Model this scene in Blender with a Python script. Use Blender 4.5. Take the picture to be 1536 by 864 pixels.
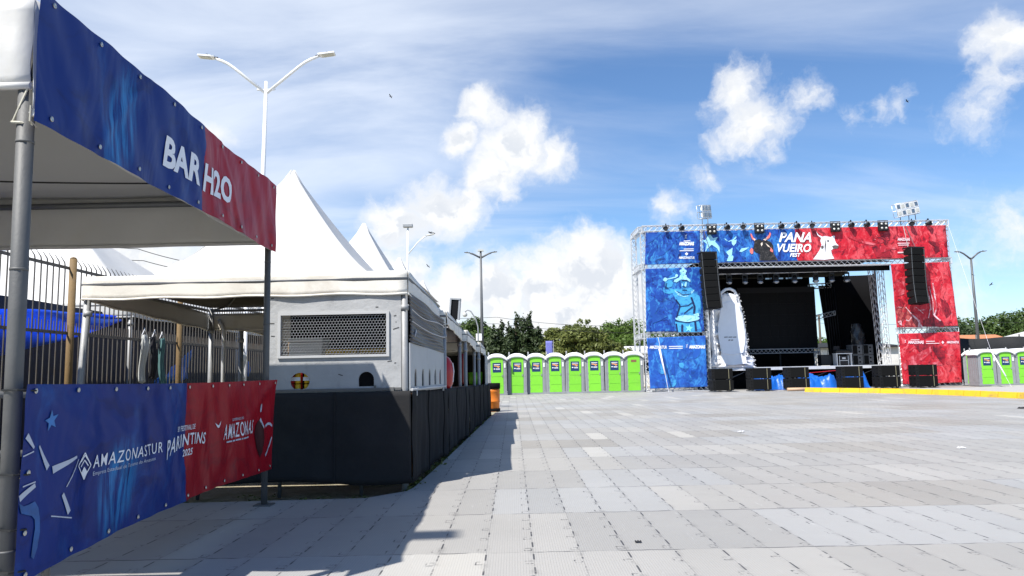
import bpy, bmesh, math, random
import numpy as np
from mathutils import Vector, Matrix, Euler
R = math.radians
PI = math.pi
for o in list(bpy.data.objects):
    bpy.data.objects.remove(o)
S = bpy.context.scene
COL = S.collection

# ------------------------------------------------------------------ camera
cd = bpy.data.cameras.new('camera')
cam = bpy.data.objects.new('camera', cd)
COL.objects.link(cam)
cd.sensor_width = 36.0
cd.lens = 26.95
cd.clip_start = 0.05
cd.clip_end = 6000
cam.matrix_world = (Matrix.Translation((0, 0, 1.2)) @ Matrix.Rotation(PI/2 + math.atan(128/1150), 4, 'X')
                    @ Matrix.Rotation(R(-1.15), 4, 'Z'))
S.camera = cam

# ------------------------------------------------------------------ sun, sky, exposure
SUN_DIR = Vector((0.468, 0.570, -1.0)).normalized()
sl = bpy.data.lights.new('sun', 'SUN')
sl.energy = 5.0
sl.angle = R(0.5)
sl.color = (1.0, 0.955, 0.89)
sun = bpy.data.objects.new('sun', sl)
sun.rotation_euler = SUN_DIR.to_track_quat('-Z', 'Y').to_euler()
sun.location = (-20, -20, 40)
COL.objects.link(sun)
S.view_settings.view_transform = 'Standard'
S.view_settings.look = 'None'
S.view_settings.gamma = 1
S.view_settings.use_curve_mapping = False
S.view_settings.exposure = 0.62


class NT:
    """tiny helper to write node trees"""
    def __init__(s, tree):
        s.t = tree
        tree.nodes.clear()

    def n(s, typ, ins=None, **kw):
        nd = s.t.nodes.new(typ)
        for k, v in kw.items():
            setattr(nd, k, v)
        for k, v in (ins or {}).items():
            s.put(nd.inputs[k], v)
        return nd

    def put(s, sock, v):
        if isinstance(v, bpy.types.NodeSocket):
            s.t.links.new(v, sock)
        elif v is not None:
            if sock.type == 'RGBA' and not isinstance(v, (int, float)) and len(v) == 3:
                v = (*v, 1)
            sock.default_value = v

    def m(s, op, a, b=None, c=None, clamp=False):
        nd = s.t.nodes.new('ShaderNodeMath')
        nd.operation = op
        nd.use_clamp = clamp
        for i, v in enumerate((a, b, c)):
            if v is not None:
                s.put(nd.inputs[i], v)
        return nd.outputs[0]

    def v(s, op, a, b=None, scale=None):
        nd = s.t.nodes.new('ShaderNodeVectorMath')
        nd.operation = op
        s.put(nd.inputs[0], a)
        if b is not None:
            s.put(nd.inputs[1], b)
        if scale is not None:
            s.put(nd.inputs['Scale'], scale)
        return nd.outputs['Value'] if op in ('DISTANCE', 'LENGTH', 'DOT_PRODUCT') else nd.outputs[0]

    def mix(s, f, a, b, mode='MIX'):
        nd = s.t.nodes.new('ShaderNodeMix')
        nd.data_type = 'RGBA'
        nd.blend_type = mode
        s.put(nd.inputs[0], f)
        s.put(nd.inputs[6], a)
        s.put(nd.inputs[7], b)
        return nd.outputs[2]

    def noise(s, vec, scale, detail=4, rough=0.55, dist=0.0, col=False):
        nd = s.n('ShaderNodeTexNoise', {'Vector': vec, 'Scale': scale, 'Detail': detail, 'Roughness': rough, 'Distortion': dist})
        return nd.outputs['Color' if col else 'Fac']

    def ss(s, x, a, b, lo=0.0, hi=1.0):
        nd = s.n('ShaderNodeMapRange', {'Value': x, 'From Min': a, 'From Max': b, 'To Min': lo, 'To Max': hi},
                 interpolation_type='SMOOTHSTEP')
        return nd.outputs[0]

    def mapv(s, vec, scale=(1, 1, 1), rot=(0, 0, 0), loc=(0, 0, 0)):
        return s.n('ShaderNodeMapping', {'Vector': vec, 'Scale': scale, 'Rotation': rot, 'Location': loc}).outputs[0]


def make_world():
    w = bpy.data.worlds.new('World')
    S.world = w
    w.use_nodes = True
    N = NT(w.node_tree)
    sky = N.n('ShaderNodeTexSky', sky_type='NISHITA', sun_disc=False, sun_elevation=R(53.6), sun_rotation=R(219.4),
              air_density=1.0, dust_density=0.15, ozone_density=2.6, altitude=30).outputs[0]
    d = N.n('ShaderNodeTexCoord').outputs['Generated']
    w1 = N.noise(d, 7, 3, .6, col=True)
    w2 = N.noise(d, 26, 4, .62, col=True)
    vv = N.v('ADD', d, N.v('SCALE', N.v('SUBTRACT', w1, (.5, .5, .5)), scale=.075))
    vv = N.v('ADD', vv, N.v('SCALE', N.v('SUBTRACT', w2, (.5, .5, .5)), scale=.042))
    # cumulus heaps: azimuth, elevation, angular radius (degrees), density
    heaps = [(-2.2, 19.2, 1.7, 1), (0.1, 17.0, 3.0, 1), (-3.8, 17.2, 1.5, 1), (3.0, 16.2, 2.0, .9), (-1.5, 14.4, 2.5, 1),
             (-5.6, 12.2, 2.9, 1), (-8.6, 10.9, 2.5, 1), (-3.2, 12.2, 2.0, .9), (16.7, 19.4, 2.1, .74), (18.2, 17.3, 2.5, .82), (19.3, 15.6, 1.3, .5), (16.2, 16.0, 1.3, .45),
             (20.3, 17.3, 1.5, .6), (21.9, 18.8, 1.4, .5), (23.0, 18.4, 1.0, .4), (14.7, 13.6, 1.5, .45), (5.9, 7.5, 3.4, 1.1), (2.6, 6.4, 3.2, 1.1),
             (-1.4, 5.6, 3.4, 1.1), (8.6, 5.2, 3.2, 1), (-4.9, 5.6, 2.6, 1), (-8.4, 6.5, 2.8, 1), (12.2, 11.0, 1.7, .5),
             (34.2, 19.6, 2.0, .8), (33.6, 17.6, 1.6, .6), (32.5, 15.8, 2.0, .42), (25.4, 17.5, 1.1, .38), (26.6, 17.4, 1.1, .38), (27.9, 17.2, 1.0, .34), (-21.9, 16.7, 1.4, .8), (4.5, 3.2, 5, 1.2),
             (33.5, 8.4, 2.6, .5), (28.5, 5.0, 3.5, .5), (14, 2.5, 5, .9), (-14, 5.0, 5, .9), (-26, 7.5, 6, .8)]
    f = None
    for az, el, rad, den in heaps:
        a, e = R(az), R(el)
        c = (math.sin(a)*math.cos(e), math.cos(a)*math.cos(e), math.sin(e))
        dist = N.v('DISTANCE', vv, c)
        q = N.m('MULTIPLY_ADD', dist, -den/(math.radians(rad)*1.24), den)
        f = q if f is None else N.m('SMOOTH_MAX', f, q, .12)
    fine = N.noise(vv, 34, 6, .60, .3)
    f = N.m('ADD', f, N.m('MULTIPLY_ADD', fine, .78, -.39))
    cum = N.ss(f, .0, .66)
    # thin high veil: stretched streaks, denser towards the left and overhead
    xyz = N.n('ShaderNodeSeparateXYZ', {0: d})
    X, Y, Z = xyz.outputs
    den = N.m('ADD', N.m('ABSOLUTE', Z), .22)
    cmb = N.n('ShaderNodeCombineXYZ', {0: N.m('DIVIDE', X, den), 1: N.m('DIVIDE', Y, den), 2: 0.0}).outputs[0]
    st = N.noise(N.mapv(cmb, (.62, 1.75, 1), (0, 0, R(-24))), 1.5, 7, .56, .7)
    st2 = N.noise(N.mapv(cmb, (.5, .9, 1), (0, 0, R(12)), (3.1, 1.7, 0)), .9, 3, .5, .3)
    side = N.ss(X, .30, -.45)
    veil = N.m('ADD', N.m('ADD', N.m('MULTIPLY', st, .95), N.m('MULTIPLY', st2, .55)), N.m('MULTIPLY', side, .40))
    veil = N.m('MULTIPLY', N.ss(veil, .60, 1.32, 0, .86), N.ss(Y, -.1, .35))
    low = N.ss(Z, .14, .0, 0, .42)
    veil = N.m('MAXIMUM', veil, low)
    shade = N.m('SUBTRACT', N.noise(vv, 13, 4, .55), N.noise(N.v('ADD', vv, (-.012, 0, .020)), 13, 4, .55))
    core = N.ss(f, .2, .95)
    ccol = N.mix(N.m('MULTIPLY', core, N.ss(shade, -.02, .085)), (11.0, 11.15, 11.35), (8.6, 9.1, 9.9))
    sky = N.mix(1.0, sky, (1.20, 1.48, 1.76), 'MULTIPLY')
    c1 = N.mix(veil, sky, (10.4, 11.2, 12.5))
    c2 = N.mix(cum, c1, ccol)
    bg = N.n('ShaderNodeBackground', {'Color': c2, 'Strength': 0.060})
    out = N.n('ShaderNodeOutputWorld')
    w.node_tree.links.new(bg.outputs[0], out.inputs[0])


make_world()

# ------------------------------------------------------------------ materials
MATS = {}


def mat(name, col, rough=.6, metal=0., var=.12, scale=3., bump=0., bscale=30., spec=.4, dirt=None, dscale=1.2, damt=.5, trans=None, coat=0.):
    if name in MATS:
        return MATS[name]
    m = bpy.data.materials.new(name)
    m.use_nodes = True
    N = NT(m.node_tree)
    oc = N.n('ShaderNodeTexCoord').outputs['Object']
    rnd_ = N.n('ShaderNodeObjectInfo').outputs['Random']
    oc = N.v('ADD', oc, N.v('SCALE', (13.1, 7.7, 5.3), scale=rnd_))
    n1 = N.noise(oc, scale, 5, .6)
    k = N.m('MULTIPLY', N.m('MULTIPLY_ADD', n1, 2*var, 1-var), N.m('MULTIPLY_ADD', rnd_, var*.7, 1-var*.35))
    c = N.v('SCALE', col, scale=k)
    if dirt:
        dn = N.noise(oc, dscale, 6, .68, .4)
        c = N.mix(N.ss(dn, .5, .74, 0, damt), c, dirt)
    b = N.n('ShaderNodeBsdfPrincipled', {'Base Color': c, 'Metallic': metal, 'Specular IOR Level': spec, 'Coat Weight': coat,
                                         'Roughness': N.m('MULTIPLY_ADD', n1, .16, rough-.08, clamp=True)})
    if bump:
        bn = N.noise(oc, bscale, 4, .6)
        N.put(b.inputs['Normal'], N.n('ShaderNodeBump', {'Height': bn, 'Strength': bump, 'Distance': .02}).outputs[0])
    sh = b.outputs[0]
    if trans:
        t = N.n('ShaderNodeBsdfTranslucent', {'Color': c})
        sh = N.n('ShaderNodeMixShader', {0: trans, 1: sh, 2: t.outputs[0]}).outputs[0]
    o = N.n('ShaderNodeOutputMaterial')
    m.node_tree.links.new(sh, o.inputs[0])
    MATS[name] = m
    return m


M = {}
M['galv'] = mat('galvanised_steel', (.12, .12, .117), .6, .25, .25, 6, .1, 60, dirt=(.16, .15, .14), dscale=3)
M['galv_light'] = mat('bright_galvanised_steel', (.33, .335, .335), .55, .25, .2, 6, .1, 60, dirt=(.2, .2, .19), dscale=3)
M['panel_side'] = mat('bounce_lit_side_panel', (.46, .47, .465), .65, 0, .1, 3, .3, 14, dirt=(.34, .34, .33), dscale=2.6, damt=.5)  # paler than the front panel, standing in for light bounced off the ground
M['galv_dark'] = mat('weathered_steel', (.17, .175, .18), .5, .5, .25, 6, .1, 60)
M['alu'] = mat('aluminium_truss', (.66, .67, .68), .38, .55, .1, 4)
M['white_pvc'] = mat('white_tent_fabric', (.63, .622, .60), .5, 0, .07, 1.5, .35, 3.2, dirt=(.60, .56, .47), dscale=1.1, damt=.35, trans=.10)
M['grey_pvc'] = mat('tent_roof_fabric', (.55, .55, .54), .55, 0, .05, 1.5, .15, 4, trans=.06)
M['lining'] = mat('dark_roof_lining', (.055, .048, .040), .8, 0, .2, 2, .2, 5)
M['cream_pvc'] = mat('weathered_tent_valance', (.74, .71, .64), .55, 0, .07, 2., .2, 8, dirt=(.42, .37, .29), dscale=1.6, damt=.45)
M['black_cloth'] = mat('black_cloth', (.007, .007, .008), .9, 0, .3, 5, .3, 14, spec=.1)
M['black_skirt'] = mat('black_counter_skirt', (.028, .028, .029), .85, 0, .35, 2.2, .35, 6, spec=.05, dirt=(.05, .048, .042), dscale=.8, damt=.35)
M['black_metal'] = mat('black_metal', (.018, .018, .02), .5, .3, .2, 8)
M['speaker'] = mat('speaker_paint', (.010, .0103, .0108), .7, 0, .2, 20, .3, 90, spec=.12)
M['grille'] = mat('speaker_grille', (.008, .0083, .0085), .85, 0, .3, 60, .5, 120, spec=.08)
M['grey_speaker'] = mat('grey_speaker_paint', (.10, .105, .11), .6, 0, .2, 15, .3, 90)
M['panel_grey'] = mat('grey_painted_panel', (.36, .365, .365), .65, 0, .2, 2.4, .5, 9, dirt=(.19, .19, .185), dscale=4.2, damt=.6)
M['panel_trim'] = mat('pale_panel_trim', (.46, .465, .465), .55, 0, .08, 6)
M['dark_inside'] = mat('dark_interior', (.02, .018, .016), .8, 0, .3, 3)
M['lime'] = mat('lime_green_plastic', (.19, .57, .035), .45, 0, .12, 2, .08, 14, dirt=(.17, .33, .06), dscale=2.0, damt=.5)
M['wc_grey'] = mat('grey_ribbed_plastic', (.25, .26, .27), .55, 0, .14, 4, dirt=(.16, .155, .14), dscale=2.4, damt=.5)
M['wc_white'] = mat('white_plastic_roof', (.74, .75, .75), .45, 0, .08, 4, dirt=(.52, .50, .45), dscale=2.2, damt=.5)
M['navy'] = mat('navy_sticker', (.012, .035, .11), .4, 0, .1, 8)
M['white_ink'] = mat('white_print', (.82, .83, .86), .45, 0, .04, 6)
M['grey_ink'] = mat('pale_grey_print', (.50, .54, .62), .45, 0, .1, 6)
M['orange_ink'] = mat('orange_print', (.75, .33, .10), .45, 0, .1, 9)
M['orange'] = mat('orange_plastic', (.72, .20, .02), .45, 0, .12, 5, .05, 20, dirt=(.35, .10, .02), dscale=4)
M['yellow'] = mat('yellow_road_paint', (.72, .45, .02), .7, 0, .16, 3, .4, 25, dirt=(.25, .19, .10), dscale=1.6, damt=.8)
M['kerb_concrete'] = mat('concrete', (.36, .35, .33), .9, 0, .15, 3, .4, 30)
M['red'] = mat('red_vinyl', (.42, .010, .015), .35, 0, .1, 4, coat=.2)
M['fence'] = mat('rusty_fence_bar', (.12, .112, .10), .7, .3, .3, 8, .2, 60, dirt=(.12, .07, .04), dscale=6, damt=.6)
M['fence_yellow'] = mat('faded_yellow_post', (.19, .125, .055), .8, 0, .2, 7, .2, 40, dirt=(.15, .11, .07), dscale=5, damt=.6)
M['tarp_blue'] = mat('blue_tarpaulin', (.09, .26, .92), .4, 0, .25, 5, .6, 7, trans=.75)
M['tarp_bright'] = mat('bright_blue_tarpaulin', (.015, .15, .62), .35, 0, .2, 5, .6, 6, trans=.25)
M['tarp_navy'] = mat('navy_tarpaulin', (.006, .010, .032), .6, 0, .3, 2, .4, 5)
M['lamp_white'] = mat('white_lamp_paint', (.80, .80, .80), .4, .1, .05, 4)
M['lamp_grey'] = mat('grey_lamp_steel', (.33, .34, .35), .5, .3, .12, 4)
M['lamp_dark'] = mat('dark_lamp_steel', (.12, .125, .13), .5, .3, .12, 4)
M['lens'] = mat('lamp_lens', (.50, .50, .46), .15, 0, .1, 9, spec=.6)
M['chrome'] = mat('lamp_reflector', (.35, .35, .36), .18, .9, .05, 4)
M['screen'] = mat('dark_screen', (.008, .008, .009), .5, 0, .2, 2, spec=.1)
M['screen_trim'] = mat('screen_trim', (.018, .018, .02), .6, 0, .2, 3, spec=.15)
M['deck'] = mat('pale_stage_deck', (.55, .56, .57), .6, 0, .1, 3, dirt=(.3, .3, .3), dscale=2)
M['plastic_white'] = mat('white_wrapping_film', (.90, .90, .91), .3, 0, .05, 3, .5, 14, trans=.12)
M['mirror_grey'] = mat('pale_grey_panel', (.78, .80, .84), .3, 0, .08, 2)
M['card'] = mat('brown_cardboard', (.50, .34, .22), .8, 0, .1, 5)
M['bark'] = mat('bark', (.09, .07, .05), .9, 0, .3, 5, .5, 20)
M['wood'] = mat('brown_wood', (.20, .10, .05), .7, 0, .3, 4, .2, 15)
M['roof_tile'] = mat('orange_roof_tiles', (.42, .17, .08), .8, 0, .25, 3, .4, 12, dirt=(.2, .1, .06), dscale=1)
M['house_white'] = mat('pale_plaster', (.62, .61, .58), .8, 0, .1, 1, .2, 10, dirt=(.4, .38, .34), dscale=.8)
M['house_blue'] = mat('blue_painted_wall', (.03, .12, .33), .7, 0, .15, 1, .1, 8)
M['fibre_roof'] = mat('grey_sheet_roof', (.55, .55, .54), .7, 0, .15, 1.5)
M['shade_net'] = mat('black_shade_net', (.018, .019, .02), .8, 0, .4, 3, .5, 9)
M['bird'] = mat('black_feathers', (.012, .011, .011), .7)
M['cable'] = mat('black_cable', (.02, .02, .02), .6)
M['cloth_grey'] = mat('grey_cotton', (.45, .46, .44), .9, 0, .15, 5, .4, 12)
M['cloth_teal'] = mat('teal_cotton', (.08, .17, .17), .9, 0, .15, 5, .4, 12)
M['cloth_black'] = mat('black_cotton', (.02, .02, .024), .9, 0, .2, 5, .4, 12)
M['crate_yellow'] = mat('yellow_crate_plastic', (.80, .50, .03), .5, 0, .1, 6)
M['purple'] = mat('violet_cloth_print', (.14, .15, .42), .6, 0, .3, 1.4)
M['zip'] = mat('black_cable_tie', (.015, .015, .015), .5)
M['brass'] = mat('eyelet_metal', (.55, .53, .48), .3, .9, .1, 9)
M['strap'] = mat('white_strap', (.72, .70, .76), .6, 0, .1, 9)
M['wire_mesh'] = mat('wire_mesh_metal', (.55, .56, .57), .4, .5, .1, 9)


def leaf_mat(name, c1, c2, tr=.3):
    m = bpy.data.materials.new(name)
    m.use_nodes = True
    N = NT(m.node_tree)
    at = N.n('ShaderNodeAttribute', attribute_name='tint').outputs['Fac']
    oc = N.n('ShaderNodeTexCoord').outputs['Object']
    k = N.m('ADD', N.m('MULTIPLY', at, .7), N.m('MULTIPLY', N.noise(oc, .9, 3, .6), .5), clamp=True)
    c = N.mix(k, c1, c2)
    b = N.n('ShaderNodeBsdfPrincipled', {'Base Color': c, 'Roughness': .55, 'Specular IOR Level': .3})
    t = N.n('ShaderNodeBsdfTranslucent', {'Color': N.v('SCALE', c, scale=1.2)})
    mx = N.n('ShaderNodeMixShader', {0: tr, 1: b.outputs[0], 2: t.outputs[0]})
    o = N.n('ShaderNodeOutputMaterial')
    m.node_tree.links.new(mx.outputs[0], o.inputs[0])
    return m


M['leaf_dark'] = leaf_mat('dark_evergreen_leaves', (.012, .026, .010), (.05, .075, .025), .15)
M['leaf_olive'] = leaf_mat('olive_green_leaves', (.05, .075, .018), (.19, .21, .055), .25)
M['leaf_green'] = leaf_mat('fresh_green_leaves', (.03, .07, .012), (.12, .19, .03), .3)
M['leaf_deep'] = leaf_mat('deep_green_leaves', (.018, .045, .010), (.075, .12, .025), .2)


def tile_mat():
    m = bpy.data.materials.new('interlocking_floor_tiles')
    m.use_nodes = True
    N = NT(m.node_tree)
    oc = N.n('ShaderNodeTexCoord').outputs['Object']
    x, y, z = N.n('ShaderNodeSeparateXYZ', {0: oc}).outputs
    wob = N.noise(oc, 2.2, 2)
    u = N.m('DIVIDE', N.m('ADD', x, .208), .316)
    yw = N.m('ADD', y, N.m('MULTIPLY', N.m('SUBTRACT', N.noise(oc, 5.5, 2), .5), .05))
    v = N.m('DIVIDE', N.m('ADD', yw, -5.33 + 143.0), 1.43)
    iu, iv = N.m('FLOOR', u), N.m('FLOOR', v)
    fu, fv = N.m('SUBTRACT', u, iu), N.m('SUBTRACT', v, iv)
    cell = N.n('ShaderNodeCombineXYZ', {0: iu, 1: iv, 2: 0.0}).outputs[0]
    wn = N.n('ShaderNodeTexWhiteNoise', {'Vector': cell}, noise_dimensions='3D')
    h = wn.outputs['Value']
    # batches of tiles laid together share a tone: blocks of several columns in a row
    blk = N.n('ShaderNodeCombineXYZ', {0: N.m('FLOOR', N.m('DIVIDE', N.m('ADD', iu, N.m('MULTIPLY', iv, 2.37)), 5.3)), 1: iv, 2: 4.0}).outputs[0]
    hb = N.n('ShaderNodeTexWhiteNoise', {'Vector': blk}, noise_dimensions='3D')
    hbv = hb.outputs['Value']
    base = N.mix(hbv, (.315, .32, .325), (.375, .375, .37))
    base = N.mix(N.m('MULTIPLY', N.m('GREATER_THAN', hbv, .76), .36), base, (.295, .325, .37))
    base = N.mix(N.m('MULTIPLY', N.m('LESS_THAN', hbv, .16), .6), base, (.305, .296, .278))
    base = N.mix(N.m('MULTIPLY', N.m('GREATER_THAN', h, .965), .6), base, (.45, .45, .435))
    base = N.v('SCALE', base, scale=N.m('MULTIPLY_ADD', h, .14, .93))
    base = N.v('MULTIPLY', base, (.965, .925, .86))
    # wear, dust and stains
    big = N.noise(oc, .35, 5, .6)
    base = N.v('SCALE', base, scale=N.m('MULTIPLY_ADD', big, .36, .82))
    st = N.noise(oc, 1.7, 7, .7, .5)
    base = N.mix(N.ss(st, .56, .8, 0, .35), base, (.27, .265, .25))
    sc = N.noise(N.mapv(oc, (9, 1.1, 1), (0, 0, R(20))), 2.2, 4, .6)
    base = N.mix(N.ss(sc, .64, .8, 0, .35), base, (.60, .60, .59))
    gr = N.m('MULTIPLY', N.ss(N.m('MINIMUM', fu, N.m('SUBTRACT', 1.0, fu)), .16, .0), N.ss(N.noise(oc, 4.5, 6, .75), .48, .70))
    base = N.mix(N.m('MULTIPLY', gr, .42), base, (.13, .125, .115))
    spk = N.noise(oc, 34, 3, .6)
    base = N.mix(N.ss(spk, .70, .78, 0, .5), base, (.15, .145, .14))
    # ribs along the tiles
    rib = N.m('ABSOLUTE', N.m('SUBTRACT', N.m('FRACT', N.m('MULTIPLY', u, 18.0)), .5))
    ribd = N.ss(rib, .36, .5)
    base = N.v('SCALE', base, scale=N.m('MULTIPLY_ADD', ribd, -.13, 1.0))
    # long joints: dashes and little interlocking clips
    eu = N.m('MINIMUM', fu, N.m('SUBTRACT', 1.0, fu))
    q = N.m('FRACT', N.m('MULTIPLY', fv, 4.0))
    dashq = N.m('MULTIPLY', N.m('GREATER_THAN', q, .42), N.m('LESS_THAN', q, .86))
    brk = N.ss(N.noise(oc, 3.1, 4, .75), .38, .54)
    dash = N.m('MULTIPLY', N.m('MULTIPLY', N.m('LESS_THAN', eu, .020), dashq), brk)
    thin = N.m('MULTIPLY', N.m('LESS_THAN', eu, .007), .28)
    # clips: a short mark set in from the joint, its outline only
    cx = N.m('SUBTRACT', 1.0, fu)
    inx = N.m('MULTIPLY', N.m('GREATER_THAN', cx, .02), N.m('LESS_THAN', cx, .20))
    inq = N.m('MULTIPLY', N.m('GREATER_THAN', q, .10), N.m('LESS_THAN', q, .34))
    inx2 = N.m('MULTIPLY', N.m('GREATER_THAN', cx, .05), N.m('LESS_THAN', cx, .17))
    inq2 = N.m('MULTIPLY', N.m('GREATER_THAN', q, .145), N.m('LESS_THAN', q, .305))
    clip = N.m('SUBTRACT', N.m('MULTIPLY', inx, inq), N.m('MULTIPLY', inx2, inq2))
    clip = N.m('MULTIPLY', clip, N.ss(N.noise(oc, 17, 4, .75), .46, .60, 0, .95))
    # cross joints, wavy and broken
    ev = N.m('MINIMUM', fv, N.m('SUBTRACT', 1.0, fv))
    cross = N.m('MULTIPLY', N.m('LESS_THAN', ev, .0075), N.ss(N.noise(oc, 2.7, 3, .7), .42, .56, .10, .8))
    dk = N.m('MAXIMUM', N.m('MAXIMUM', dash, thin), N.m('MAXIMUM', clip, cross))
    base = N.mix(N.m('MULTIPLY', dk, .88), base, (.035, .035, .04))
    hgt = N.m('ADD', N.m('MULTIPLY', ribd, -.35), N.m('MULTIPLY', dk, -1.0))
    bmp = N.n('ShaderNodeBump', {'Height': hgt, 'Strength': .45, 'Distance': .006}).outputs[0]
    b = N.n('ShaderNodeBsdfPrincipled', {'Base Color': base, 'Roughness': N.m('MULTIPLY_ADD', st, .25, .45), 'Normal': bmp,
                                         'Specular IOR Level': .35})
    o = N.n('ShaderNodeOutputMaterial')
    m.node_tree.links.new(b.outputs[0], o.inputs[0])
    return m


def ground_mat():
    m = bpy.data.materials.new('dry_grass_and_dirt')
    m.use_nodes = True
    N = NT(m.node_tree)
    oc = N.n('ShaderNodeTexCoord').outputs['Object']
    a = N.noise(oc, .5, 6, .65)
    b_ = N.noise(oc, 6, 6, .7)
    c = N.mix(N.ss(a, .4, .6), (.34, .29, .21), (.10, .12, .045))
    c = N.mix(N.ss(b_, .35, .7, 0, .7), c, (.42, .38, .29))
    b = N.n('ShaderNodeBsdfPrincipled', {'Base Color': c, 'Roughness': .95, 'Specular IOR Level': .1,
            'Normal': N.n('ShaderNodeBump', {'Height': b_, 'Strength': .8, 'Distance': .05}).outputs[0]})
    o = N.n('ShaderNodeOutputMaterial')
    m.node_tree.links.new(b.outputs[0], o.inputs[0])
    return m


def print_mat(name, kind, split=None, sc=1.0, gloss=.38, seed=0., streak=None):
    """printed vinyl: brushed paint strokes in blue and / or red, by the sheet's own UV (metres)"""
    m = bpy.data.materials.new(name)
    m.use_nodes = True
    N = NT(m.node_tree)
    uv = N.n('ShaderNodeUVMap').outputs[0]
    uv = N.v('ADD', uv, (seed, seed*.7, 0))
    ux = N.n('ShaderNodeSeparateXYZ', {0: N.n('ShaderNodeUVMap').outputs[0]}).outputs[0]
    warp = N.v('ADD', uv, N.v('SCALE', N.v('SUBTRACT', N.noise(uv, 1.1*sc, 3, .6, col=True), (.5, .5, .5)), scale=.9/sc))
    s1 = N.noise(N.mapv(warp, (1, .38, 1), (0, 0, R(28))), 1.9*sc, 6, .62, .8)
    s2 = N.noise(N.mapv(warp, (.45, 1.6, 1), (0, 0, R(-38))), 2.6*sc, 6, .66, 1.2)
    s3 = N.noise(uv, 9*sc, 5, .7)
    hi = N.m('MULTIPLY', N.ss(s1, .48, .66), N.ss(s3, .3, .62, .45, 1))
    lo = N.ss(s2, .50, .70)
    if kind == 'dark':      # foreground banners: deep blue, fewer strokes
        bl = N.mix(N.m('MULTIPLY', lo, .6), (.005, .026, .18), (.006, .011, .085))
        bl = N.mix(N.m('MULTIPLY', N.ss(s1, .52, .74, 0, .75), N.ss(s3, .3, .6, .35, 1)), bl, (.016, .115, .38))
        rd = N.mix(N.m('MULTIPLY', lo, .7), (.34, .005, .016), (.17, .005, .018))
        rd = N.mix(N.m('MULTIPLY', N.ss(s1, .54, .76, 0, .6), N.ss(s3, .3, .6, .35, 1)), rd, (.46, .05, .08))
    else:
        s4 = N.noise(N.mapv(warp, (1.3, .5, 1), (0, 0, R(-20))), 4.6*sc, 7, .7, 1.0)
        bl = N.mix(N.m('MULTIPLY', lo, .9), (.012, .062, .34), (.008, .016, .12))
        bl = N.mix(N.m('MULTIPLY', hi, .9), bl, (.045, .26, .64))
        bl = N.mix(N.ss(s4, .51, .68, 0, .68), bl, (.07, .36, .68))
        bl = N.mix(N.ss(s4, .48, .37, 0, .85), bl, (.006, .012, .09))
        rd = N.mix(N.m('MULTIPLY', lo, .85), (.52, .012, .026), (.13, .006, .018))
        rd = N.mix(N.m('MULTIPLY', hi, .7), rd, (.70, .11, .13))
        rd = N.mix(N.ss(s4, .52, .68, 0, .8), rd, (.72, .16, .18))
        rd = N.mix(N.ss(s4, .48, .37, 0, .85), rd, (.12, .005, .014))
    if streak:              # a patch of paler brush work, leaning
        pu, pv, su, sv = streak
        uvr = N.n('ShaderNodeUVMap').outputs[0]
        lx, ly, _ = N.n('ShaderNodeSeparateXYZ', {0: N.mapv(uvr, (1, 1, 1), (0, 0, R(22)))}).outputs
        cu, cv = pu*math.cos(R(22))-pv*math.sin(R(22)), pu*math.sin(R(22))+pv*math.cos(R(22))
        dd = N.m('ADD', N.m('POWER', N.m('DIVIDE', N.m('SUBTRACT', lx, cu), su), 2.0), N.m('POWER', N.m('DIVIDE', N.m('SUBTRACT', ly, cv), sv), 2.0))
        fib = N.noise(N.mapv(uvr, (26, 3.0, 1), (0, 0, R(22))), 1.0, 5, .65, .3)
        bl = N.mix(N.m('MULTIPLY', N.ss(dd, 1.1, .1), N.ss(fib, .36, .66, 0, .85)), bl, (.03, .24, .55))
    if kind == 'bluepale':
        bl = N.mix(.25, bl, (.03, .16, .60))
    if split is None:
        c = rd if kind == 'red' else bl
    else:
        e = N.m('ADD', ux, N.m('MULTIPLY_ADD', N.noise(uv, 3.2*sc, 5, .7), .16/sc, -.08/sc))
        c = N.mix(N.m('GREATER_THAN', e, split), bl, rd)
    crease = N.noise(N.mapv(uv, (1.2, .7, 1), (0, 0, R(35))), 1.6*sc, 3, .5, .6)
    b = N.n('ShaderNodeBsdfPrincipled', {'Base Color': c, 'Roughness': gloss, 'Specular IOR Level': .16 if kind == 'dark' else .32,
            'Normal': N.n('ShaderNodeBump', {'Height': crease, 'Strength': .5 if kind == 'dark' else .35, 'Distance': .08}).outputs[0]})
    o = N.n('ShaderNodeOutputMaterial')
    m.node_tree.links.new(b.outputs[0], o.inputs[0])
    return m


# ------------------------------------------------------------------ mesh building
ORG = {}


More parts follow.
